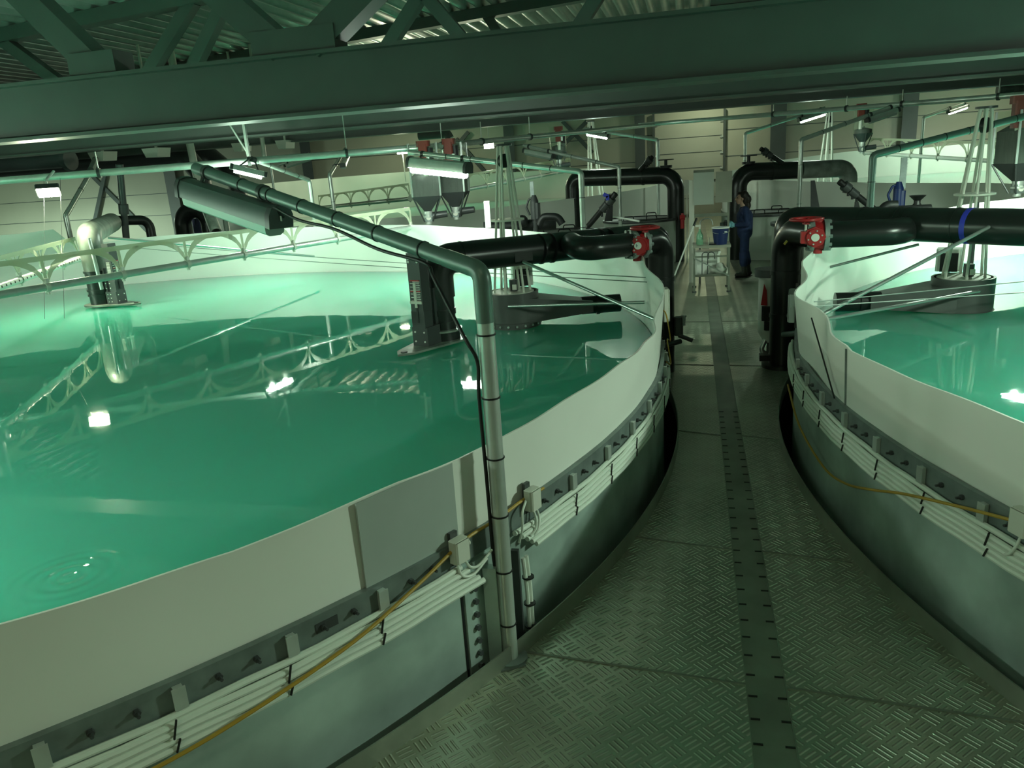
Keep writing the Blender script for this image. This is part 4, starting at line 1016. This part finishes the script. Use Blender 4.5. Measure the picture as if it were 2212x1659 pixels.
tag(MB().tube(rounded([V(Y(395, 520, 16.5).x, 16.5, -1), V(*Y(390, 455, 16.5)), V(*Y(448, 452, 16.5)), V(Y(452, 520, 16.5).x, 16.5, -1)], .5, 10), .19, 20).build('pipe_arch', 'hdpe', None, V(Y(395, 520, 16.5).x, 16.5, -1)), 'glossy black pipe arch behind the left tank below the zinc arm', 'pipe')
c = Y(430, 492, 17.2); tag(MB().box(c, (.34, .2, .46), None, .08).box((c.x, c.y, (c.z - 1.2) / 2), (.1, .1, c.z + .8)).build('crate', 'violet', None, c - V(0, 0, .23)), 'violet plastic box inside the glossy black pipe arch', 'box')
a, b = Y(448, 452, 15), Y(467, 502, 14.6)
tag(MB().tube([a, a + V(0, .6, -.1), V(a.x, a.y + .6, -1)], .06, 10).lathe([(.12, 0), (.12, (b - a).length), (.10, (b - a).length), (.10, 0)], a, b - a, 24).build('pipe_stub', 'hdpegrey', None, b), 'open grey pipe stub pointing down over the far rim of the left tank', 'pipe')
a, b = V(Y(228, 465, 14.5).x, 14.6, -1), Y(258, 355, 14.2)
tag(MB().tube([a, b], .07, 12).disc(a.lerp(b, .78), .10, .2, b - a, 12).build('strut', 'dark', None, a), 'dark leaning strut rising behind the scuffed far left pipe', 'strut')

# ------------------------------------------------------------------ sump tanks in the gap between the fish tanks
def sump(c, r, z, label, m='sump'):
    c = V(c[0], c[1], 0); t = thing('sump_tank', c, label, 'tank', 'pale sump tanks between the fish tanks')
    MB().lathe([(0, .01), (r, .01), (r, z), (r - .03, z), (r - .03, z - .25), (0, z - .25)], c, n=48).build('drum', m, t)
    MB().lathe([(r - .05, z), (r + .03, z), (r + .03, z + .05), (r - .05, z + .05)], c, n=48).build('rim', 'dark', t)
    MB().add([c + V((r - .03) * math.cos(k * PI / 18 + .3), (r - .03) * math.sin(k * PI / 18 + .3), z + .01 + q) for q in (0, .02) for k in range(19)],
             [list(range(18, -1, -1)), list(range(19, 38))] + [[k, (k + 1) % 19, 19 + (k + 1) % 19, 19 + k] for k in range(19)]).build('half_lid', 'drum', t)
    for k in (1.2, 4.2, 5.2):
        p = c + V(r * .62 * math.cos(k), r * .62 * math.sin(k), z + .04)
        MB().tube(rounded([p - V(.12, 0, 0), p + V(-.12, 0, .10), p + V(.12, 0, .10), p + V(.12, 0, 0)], .04, 4), .012, 8).build('lid_handle', 'black', t)
    return t
sA = sump((-1.22, 19.5), .92, 1.0, 'pale round sump tank under the dark far inlet pipe, left of the cart')
sump((-2.75, 15.9), .9, 1.08, 'round sump tank mostly hidden behind the left black pipe and float arm')
sump((1.80, 19.7), .92, 1.0, 'pale round sump tank directly behind the person')
sump((2.45, 15.9), .95, 1.06, 'pale round sump tank behind the right red valve, lid with white rod')
def single(name, mb, m, at, label, cat, group=None): return tag(mb.build(name, m, None, at), label, cat, group)
def strut(a, b, label, r=.055):
    a, b = Vector(a), Vector(b); d = b - a; t = thing('float_arm', a, label, 'lever', 'black leaning float arms'); n = d.normalized(); x, y = frame_of(n)
    MB().tube([a, b], r, 14).build('arm', 'black', t); r > .052 and MB().tube([a, V(a.x, a.y, .9)], r * .6, 10).build('foot', 'black', t)
    MB().disc(a.lerp(b, .80), r * 1.7, d.length * .14, n, 10).disc(a.lerp(b, .6), r * 1.35, d.length * .2, n, 12).build('sleeve', 'dark', t)
    mb = MB()
    for f in (.5, .62, .74, .86): mb.tube([a.lerp(b, f), a.lerp(b, f) - V(0, 0, r * 2.3)], .022, 8)
    mb.build('pegs', 'black', t)
    return t
strut(Y(1271, 488, 15.2), Y(1330, 418, 15.0), 'black leaning float arm with a blue rag, left of the red left valve')
strut(Y(1888, 452, 15.2), Y(1813, 392, 15.0), 'black leaning float arm right of the walkway above the right black pipe')
strut(Y(1382, 368, 19.2), Y(1409, 339, 19.0), 'small dark float arm on top of the dark far left inlet pipe', .05)
strut(Y(1690, 352, 19.2), Y(1643, 321, 19.0), 'small dark float arm on top of the worn far right inlet pipe', .05)
p = Y(1309, 422, 14.95); single('rag', MB().box(p, (.11, .03, .07), Matrix.Rotation(.5, 3, 'Y'), .01).box(p + V(.03, 0, -.05), (.06, .03, .08)), 'bluestrap', p, 'small blue rag hanging on the left float arm', 'rag')
def fin(px, y, label, w=.10):
    a, b = Y(*px[0], y), Y(*px[1], y); s = V(w / 2, 0, 0)
    single('guide_fin', MB().prism([a - s * 1.6, a + s * 1.6, b + s * .7, b - s * .7], a, a + V(0, .05, 0)), 'black', a, label, 'bracket', 'black upright fins')
fin(((1762, 458), (1756, 390)), 15.4, 'tall black fin standing on the right sump lid')
fin(((1853, 462), (1851, 436)), 12.5, 'short black fin standing just behind the right black pipe', .06)
fin(((1314, 478), (1320, 430)), 15.5, 'black fin standing on the left sump lid behind the float arm')
def rod(a, b, label, r=.02, m='white', cat='rod', g=None): single('rod', MB().tube([a, b], r, 10), m, a, label, cat, g)
rod(Y(1690, 473, 15.3), Y(1754, 452, 15.7), 'white rod lying across the right sump lid'); rod(Y(1325, 468, 15.5), Y(1381, 478, 15.2), 'white rod lying across the left sump lid')
rod(Y(1846, 455, 15.9), Y(1790, 461, 15.7), 'short white rod at the right end of the right sump lid', .015)
def pump(p, label, m='dark', s=1.0):
    p = Vector(p); t = thing('pump', p, label, 'pump', 'upright pumps behind the near tanks')
    MB().tube([V(p.x, p.y, 0), p + V(0, 0, .02)], .05, 10).build('stand', 'dark', t)
    MB().tube([p, p + V(0, 0, .42 * s)], .10 * s, 16).box(p + V(.05 * s, 0, .2 * s), (.16 * s, .18 * s, .36 * s), None, .03).build('body', m, t)
    MB().tube([p + V(0, 0, .42 * s), p + V(0, 0, .56 * s)], [.10 * s, .05 * s], 14).tube(rounded([p + V(-.12, 0, .1) * s, p + V(-.2, 0, .3) * s, p + V(-.12, 0, .48) * s, p + V(0, 0, .5) * s], .06, 4), .025 * s, 10).build('head', m, t)
pump(Y(1938, 452, 15.2), 'dark blue upright pump behind the right black pipe', 'blue', .85)
pump(Y(1156, 474, 14.6), 'dark upright pump behind the left black pipe', 'dark', .8)
a, b = Y(1947, 408, 15.3), Y(1955, 340, 15.3); mb = MB().box((a + b) / 2, (.10, .03, (b - a).length))
for i in range(22): mb.box(a.lerp(b, (i + .5) / 22) - V(0, .02, 0), (.11, .01, .008))
single('level_gauge', mb, 'band', a, 'grey ribbed upright strip above the blue pump', 'gauge', 'upright strips')
a, b = Y(1153, 428, 14.7), Y(1148, 392, 14.7); single('level_gauge', MB().bar(V(a.x, a.y, 0), b, .07, .02), 'band', a, 'short grey upright strip above the dark left pump', 'gauge', 'upright strips')
a, b = Y(1056, 492, 12.9), Y(1050, 434, 12.9); single('level_gauge', MB().box((a + b) / 2, (.10, .02, (b - a).length)), 'sump', a, 'pale upright strip at the far rim of the left tank beside the rod tower', 'gauge', 'upright strips')
p = Y(1980, 452, 14.0); single('funnel', MB().lathe([(.05, 0), (.10, .02), (.05, .10), (.05, .14), (.13, .22), (.12, .22), (.04, .14)], p, n=20), 'black', p, 'black funnel standing behind the right black pipe', 'funnel')
single('pipe_run', MB().tube([Y(1200, 484, 14.8), Y(1045, 492, 14.4)], .11, 16).sphere(Y(1128, 478, 14.5), .12).tube(rounded([Y(1165, 486, 14.3), Y(1172, 468, 14.3), Y(1205, 468, 14.3), Y(1215, 484, 14.3)], .2), .07, 12), 'black', Y(1128, 490, 14.5), 'black fittings along the gap behind the far rim of the left tank', 'pipe')
single('pipe_run', MB().tube([Y(1930, 458, 13.6), V(Y(1930, 458, 13.6).x, 13.6, 0)], .06, 10).tube([Y(1850, 462, 13.6), Y(2010, 455, 13.6)], .10, 16).tube(rounded([Y(1905, 456, 13.6), Y(1915, 444, 13.6), Y(1938, 444, 13.6)], .1), .08, 12), 'black', Y(1930, 458, 13.6), 'black fittings behind the right black pipe below the blue pump', 'pipe')
# white canister with red lever beside the right riser
p = Y(1668, 700, 9.7); p.z = 0
t = thing('canister', p, 'white canister with red lever half hidden behind the right black riser', 'canister')
MB().lathe([(0, .22), (.10, .22), (.17, .34), (.17, 1.02), (0, 1.02)], p, n=28).build('body', 'white', t)
MB().disc(p + V(-.03, 0, 1.07), .19, .09, n=24).build('cap', 'drum', t)
MB().prism([p + V(-.15, -.13, .70), p + V(-.08, -.16, .70), p + V(-.09, -.16, .88), p + V(-.12, -.15, .96)], p, p + V(.0, -.03, 0)).build('lever', 'red', t)
MB().box(p + V(-.08, -.16, .60), (.12, .10, .17), None, .02).box(p + V(-.06, -.18, .45), (.10, .08, .10), None, .02).build('clamp_block', 'black', t)
MB().tube(rounded([p + V(-.06, -.05, .3), p + V(-.14, -.10, .12), p + V(-.02, -.1, .06), p + V(-.02, -.1, 0)], .05), .03, 10).build('drain', 'alu', t)
MB().tube([p + V(0, 0, 0), p + V(0, 0, .24)], .06, 12).build('foot', 'dark', t)
# small fittings on the left riser, red valve on the left sump
p = V(RL.x + .20, RL.y - .02, .55); t = thing('sample_tap', p, 'small tap and bracket on the left black riser', 'tap')
MB().box(p, (.10, .10, .22), None, .02).tube([p + V(.0, -.05, -.1), p + V(.16, -.08, -.16)], .025, 10).build('body', 'drum', t)
MB().tube([p + V(.06, -.06, .02), p + V(.06, -.06, .12)], .02, 8).disc(p + V(.06, -.06, .13), .03, .02).build('tap_head', 'alu', t)
MB().tube([p + V(-.30, -.3, -.2), p + V(.02, -.02, -.18)], .03, 10).build('side_arm', 'dark', t)
p = V(RR.x + .0, RR.y - .25, .42); t = thing('sample_tap', p, 'short grey side arm reaching from the right riser to the right tank', 'tap')
MB().tube([p + V(-.02, .08, .0), p + V(.26, -.25, .1)], .035, 10).build('side_arm', 'band', t)
MB().tube([p + V(.02, .1, .22), p + V(.28, -.1, .24)], .025, 10).build('upper_arm', 'band', t)
p = Y(1474, 470, 18.8); single('hose_valve', MB().disc(p, .06, .12, (1, 0, 0), 12).tube([p, p - V(0, 0, .25)], .05, 10).tube([p + V(0, 0, .1), p - V(0, 0, .1)], .03, 8), 'red', p - V(0, 0, .25), 'small red valve at the right edge of the pale left sump', 'valve')

# ------------------------------------------------------------------ cart with bucket, bottle, bin; board stand; wash brush
ca = Z(1502, 626, 0); cb = Z(1574, 630, 0); cy0 = min(ca.y, cb.y); cx0, cx1 = ca.x - .02, cb.x + .0; cd = .62; ch = .86
t = thing('cart', ((cx0 + cx1) / 2, cy0 + cd / 2, 0), 'low metal work table with a diagonal brace in the walkway beside the person', 'table')
MB().box(((cx0 + cx1) / 2, cy0 + cd / 2, ch - .02), (cx1 - cx0 + .06, cd + .04, .04)).build('table_top', 'wood', t)
for x in (cx0, cx1):
    for y in (cy0, cy0 + cd):
        l = MB().bar((x, y, 0), (x, y, ch - .04), .035, .035).build('leg', 'strip_plate', t)
        MB().disc((x, y, .012), .04, .024).build('foot', 'dark', l)
MB().box(((cx0 + cx1) / 2, cy0 + cd / 2, .30), (cx1 - cx0, cd, .02)).build('lower_shelf', 'wood', t)
MB().bar((cx0, cy0, .66), (cx1, cy0, .66), .03, .03).bar((cx0, cy0, .32), (cx1, cy0, .32), .03, .03).build('rail', 'strip_plate', t)
MB().bar((cx0, cy0 - .02, .64), (cx1, cy0 - .02, .30), .05, .02).build('diagonal_brace', 'alu', t)
mb = MB()
for x in (.28, .48): mb.tube(rounded([V(cx0 + x * .5, cy0 - .01, .34), V(cx0 + x * .5, cy0 - .01, .74), V(cx0 + x * .5 + .12, cy0 - .01, .74), V(cx0 + x * .5 + .12, cy0 - .01, .62)], .05), .008, 8)
mb.build('wire_hooks', 'dark', t)
p = V((cx0 + cx1) / 2 + .16, cy0 + .18, ch); t = thing('bucket', p, 'dark blue bucket with a white rim on the work table', 'bucket')
MB().lathe([(0, .0), (.115, .0), (.15, .30), (.142, .30), (.108, .012), (0, .012)], p, n=32).build('body', 'blue', t)
MB().lathe([(.145, .29), (.162, .29), (.162, .315), (.145, .315)], p, n=32).build('rim', 'white', t)
MB().tube([p + V(.16 * math.cos(a), -.02 + .16 * math.sin(a) * .2 - .14, .26 - .06 * math.sin(a * 1)) for a in [PI * k / 10 for k in range(11)]], .004, 6).build('handle', 'alu', t)
MB().box(p + V(.09, -.125, .23), (.05, .012, .02)).build('sticker', 'white', t)
p = V(cx0 + .10, cy0 + .28, ch); t = thing('bottle', p, 'pale green spray bottle standing left of the blue bucket', 'bottle')
MB().lathe([(0, 0), (.06, 0), (.065, .02), (.06, .17), (.02, .25), (.02, .28), (0, .28)], p, n=20).build('body', 'green', t)
MB().tube([p + V(0, 0, .27), p + V(0, 0, .33)], .018, 10).box(p + V(-.03, 0, .34), (.10, .03, .04)).build('spray_head', 'cream', t)
p = V(cx0 + .12, cy0 + .10, ch); single('tub', MB().lathe([(0, 0), (.075, 0), (.09, .11), (.085, .11), (.07, .01), (0, .01)], p, n=20), 'clear', p, 'clear plastic tub in front of the green spray bottle', 'tub')
p = V(cx0 + .27, cy0 + .2, ch); single('marker', MB().tube([p + V(0, 0, .03), p + V(0, 0, .13)], .010, 10).tube([p, p + V(0, 0, .04)], .02, 10), 'cream', p, 'thin white upright bottle between the tub and the blue bucket', 'bottle')
p = V(cx0 + .33, cy0 + .12, ch + .01); single('brush', MB().box(p, (.12, .03, .02), Matrix.Rotation(-.3, 3, 'Z')), 'black', p, 'small black brush lying left of the blue bucket', 'brush')
p = V((cx0 + cx1) / 2 - .02, cy0 + .36, .31); t = thing('bin', p, 'white plastic bin with lid on the lower shelf of the work table', 'bin')
MB().box(p + V(-.06, 0, .19), (.46, .36, .38), None, .05).build('body', 'white', t); MB().box(p + V(-.06, 0, .40), (.50, .39, .045), None, .06).build('lid', 'white', t)
p = V(cx1 - .17, cy0 + .12, .31)
mb = MB()
for (dx, dz, r) in ((0, .07, .09), (.07, .10, .08), (-.10, .08, .08), (.02, .17, .07), (.1, .03, .07), (-.15, .03, .05)): mb.sphere(p + V(dx, random.uniform(-.03, .03), dz), r, 12, (1.1, .9, .8))
tw = thing('towel', p, 'crumpled pale cloth bundle on the lower shelf in front of the white bin', 'cloth'); remeshed('bundle', mb, 'cloth', tw, .018, 3)
# board stand
bx0, by0 = Y(1492, 600, 15.9).x, 15.9
t = thing('board_stand', (bx0, by0, 0), 'tall post carrying a pale board and a grey panel beside the person', 'board')
MB().box((bx0 + .02, by0, 1.0), (.10, .06, 2.0)).build('post', 'cream', t); MB().box((bx0 + .72, by0 + .02, 1.0), (.04, .04, 2.0)).build('rear_post', 'strip_plate', t)
q0, q1 = Y(1498, 372, 15.85), Y(1542, 441, 15.85)
MB().box(((q0.x + q1.x) / 2, by0 - .05, (q0.z + q1.z) / 2), (q1.x - q0.x, .02, q0.z - q1.z)).build('white_board', 'sump', t)
MB().bar((q0.x, by0 - .06, q0.z + .01), (q1.x, by0 - .06, q0.z + .01), .03, .05).build('board_frame', 'strip_plate', t)
q0, q1 = Y(1546, 371, 15.8), Y(1581, 436, 15.8)
MB().box(((q0.x + q1.x) / 2, by0 - .08, (q0.z + q1.z) / 2), (q1.x - q0.x, .05, q0.z - q1.z), None, .005).build('grey_panel', 'wood', t)
MB().bar((bx0, by0, 1.32), (bx0 + .74, by0, 1.32), .04, .06).build('cross_rail', 'strip_plate', t); MB().bar((bx0, by0, 1.98), (bx0 + .74, by0, 1.98), .04, .04).build('cross_rail', 'strip_plate', t)
q = Y(1512, 472, 15.7)
t = thing('tap', (q.x, q.y, .9), 'chrome swan-neck tap rising behind the work table', 'tap')
MB().tube(rounded([V(q.x, q.y, .88), V(q.x, q.y, 1.26), V(q.x + .22, q.y, 1.27), V(q.x + .24, q.y, 1.14)], .09), .012, 10).build('spout', 'alu', t)
MB().tube([V(q.x, q.y, 0), V(q.x, q.y, .90)], .02, 10).build('stand_pipe', 'dark', t)
a, b = Y(1466, 572, 12.9), Y(1500, 484, 13.2)
t = thing('wash_pole', a, 'thin white pole with black grip leaning right of the left black riser', 'pole')
a0_ = a - (b - a) * ((a.z) / (b.z - a.z)); MB().tube([a0_, b], .012, 10).build('shaft', 'white', t)
MB().tube([b - (b - a) * .05, b + (b - a) * .14], .018, 10).build('grip', 'black', t); MB().box(a0_ + V(0, 0, .03), (.24, .08, .05), None, .01).build('brush_head', 'dark', t)
p = Y(1484, 405, 19.0); single('notice', MB().box(p, (.13, .02, .34)).bar((p.x, p.y + .02, 0), (p.x, p.y + .02, p.z), .03, .03), 'cream', V(p.x, p.y, 0), 'small pale sign fixed beside the dark far left riser', 'sign')

# ------------------------------------------------------------------ the person
PX, PY = 1.0, 16.43
t = thing('person', (PX, PY, 0), 'person in dark blue coveralls and rubber boots, standing in profile, pale blue gloves raised', 'person')
def pp(x, y, z): return V(PX + x, PY + y, z)
sk = dict(pel=pp(.03, 0, .90), che=pp(.02, 0, 1.22), nek=pp(.0, 0, 1.40), hed=pp(-.05, 0, 1.57))
hipL, hipR = pp(.03, -.09, .88), pp(.03, .09, .88); knL, knR = pp(.00, -.10, .48), pp(.05, .10, .48); anL, anR = pp(.03, -.10, .10), pp(.12, .11, .10)
shL, shR = pp(.02, -.17, 1.36), pp(.02, .17, 1.36); elL, elR = pp(.06, -.22, 1.08), pp(.04, .22, 1.08); wrL, wrR = pp(-.17, -.13, 1.06), pp(-.18, .10, 1.06)
def body(mb, k, head=True):
    mb.capsule(sk['pel'] - V(0, .05, 0), .115 * k, sk['pel'] + V(0, .05, 0), .115 * k).capsule(sk['pel'], .13 * k, sk['che'], .14 * k)
    mb.capsule(sk['che'] - V(0, .07, 0), .12 * k, sk['che'] + V(0, .07, 0), .12 * k).capsule(shL + V(0, .04, -.02), .075 * k, shR - V(0, .04, .02), .075 * k).capsule(sk['che'], .13 * k, sk['nek'] - V(0, 0, .05), .075 * k)
    for h, kn, an in ((hipL, knL, anL), (hipR, knR, anR)): mb.capsule(h, .088 * k, kn, .062 * k).capsule(kn, .062 * k, an, .042 * k)
    for s_, e_, w_ in ((shL, elL, wrL), (shR, elR, wrR)): mb.capsule(s_, .062 * k, e_, .046 * k).capsule(e_, .046 * k, w_, .032 * k)
mb = MB(); body(mb, 1)
hd = sk['hed']
mb.capsule(sk['nek'] - V(0, 0, .04), .055, sk['hed'] - V(-.02, 0, .06), .052)
mb.sphere(hd + V(.02, 0, .03), .098, 18, (1.0, .80, 1.05)).capsule(hd + V(-.035, 0, -.02), .062, hd + V(-.05, 0, -.075), .036).capsule(hd + V(-.075, 0, .035), .022, hd + V(-.108, 0, -.015), .016)
mb.capsule(hd + V(-.085, 0, -.055), .018, hd + V(-.09, 0, -.05), .016)
for s_ in (-1, 1): mb.sphere(hd + V(.02, .08 * s_, -.005), .022, 10, (.9, .5, 1.3))
def hand(mb, w, palm_d, curl, k):
    d = Vector(palm_d).normalized(); s = V(0, 0, 1).cross(d).normalized(); n = d.cross(s)
    mb.capsule(w, .030 * k, w + d * .04, .036 * k); mb.capsule(w + d * .05 - n * .025, .020 * k, w + d * .085 - n * .028, .016 * k).capsule(w + d * .05 + n * .025, .020 * k, w + d * .085 + n * .03, .016 * k)
    for i, ln in enumerate((.062, .072, .068, .052)):
        o = w + d * .085 + n * (.030 - .020 * i); m1 = o + (d * .8 + s * curl * .5).normalized() * ln * .55; m2 = m1 + (d * .25 + s * curl).normalized() * ln * .5
        mb.capsule(o, .0095 * k, m1, .009 * k, 10).capsule(m1, .009 * k, m2, .008 * k, 10)
    o = w + d * .03 + n * .034; m1 = o + (d * .6 + n * .7 + s * curl * .4).normalized() * .045; mb.capsule(o, .012 * k, m1, .010 * k, 10).capsule(m1, .010 * k, m1 + (d * .8 + s * curl * .5).normalized() * .03, .009 * k, 10)
hand(mb, wrL, (-1, .25, .05), 1, .8); hand(mb, wrR, (-1, -.2, .02), -1, .8)
for an in (anL, anR): mb.capsule(an, .04, an + V(-.13, 0, -.06), .032)
bd_ = remeshed('body', mb, 'skin', t, .0065, 5)
mb = MB(); body(mb, 1.17)
for an, kn in ((anL, knL), (anR, knR)): mb.capsule(kn, .085, an.lerp(kn, .52), .088)
mb.capsule(sk['nek'] - V(0, .03, .03), .06, sk['nek'] + V(0, .03, -.03), .06)
for e_, w_ in ((elL, wrL), (elR, wrR)): mb.capsule(e_, .062, w_.lerp(e_, .22), .045)
cov = MB(); cov.v, cov.f, cov.sm = mb.v, mb.f, mb.sm
o = remeshed('coverall', cov, 'navy', t, .012, 4)
mb = MB(); mb.sphere(hd + V(.05, 0, .055), .105, 16, (.95, .92, .98)).sphere(hd + V(.075, 0, -.03), .085, 14, (.8, 1, 1.25)).sphere(hd + V(.12, 0, -.02), .085, 12, (.9, 1.1, 1.2)).sphere(hd + V(.125, 0, -.14), .075, 12, (.85, 1.1, 1.3)).sphere(hd + V(.12, 0, -.22), .055, 12, (.8, 1.1, 1.1)).sphere(hd + V(-.02, 0, .105), .06, 12, (1.2, 1, .55))
for k in range(16):
    a = k * 2.4; mb.sphere(hd + V(.085 + .04 * math.cos(a), .065 * math.sin(a * 1.3), .05 - k * .018), .03, 8)
remeshed('hair', mb, 'hair', t, .009, 2)
for s_ in (-1, 1): MB().sphere(hd + V(-.082, .032 * s_, .022), .010, 10).build('eye', 'black', t)
MB().box(hd + V(-.10, 0, -.052), (.008, .035, .008)).build('mouth', 'redb', t)
for w_, dd, cu in ((wrL, (-1, .25, .05), 1), (wrR, (-1, -.2, .02), -1)):
    mb = MB(); hand(mb, w_, dd, cu, 1.12); mb.capsule(w_, .036, w_ + V(.05, 0, 0), .038); remeshed('glove', mb, 'glove', t, .005, 3)
for an, kn in ((anL, knL), (anR, knR)):
    mb = MB(); mb.capsule(an.lerp(kn, .72), .066, an + V(0, 0, -.005), .054).capsule(an + V(.025, 0, -.04), .048, an + V(-.15, 0, -.048), .046).capsule(an + V(-.05, 0, -.03), .05, an + V(-.13, 0, -.05), .045)
    b_ = remeshed('boot', mb, 'boot', t, .010, 3)
    for v in b_.data.vertices:
        if v.co.z < .004: v.co.z = .004
    MB().box(an + V(-.055, 0, -.092), (.27, .10, .012), None, .03).build('sole', 'black', b_)
p = pp(-.35, -.03, 1.09); c_ = thing('camera_body', p - V(0, 0, .06), 'small dark object held up in the gloved hands of the person', 'camera')
MB().box(p, (.07, .13, .10), None, .015).build('case', 'black', c_); MB().tube([p - V(.03, 0, 0), p - V(.11, 0, .0)], .034, 16).build('lens', 'dark', c_); MB().box(p + V(0, 0, .06), (.05, .05, .03)).build('hood', 'dark', c_)
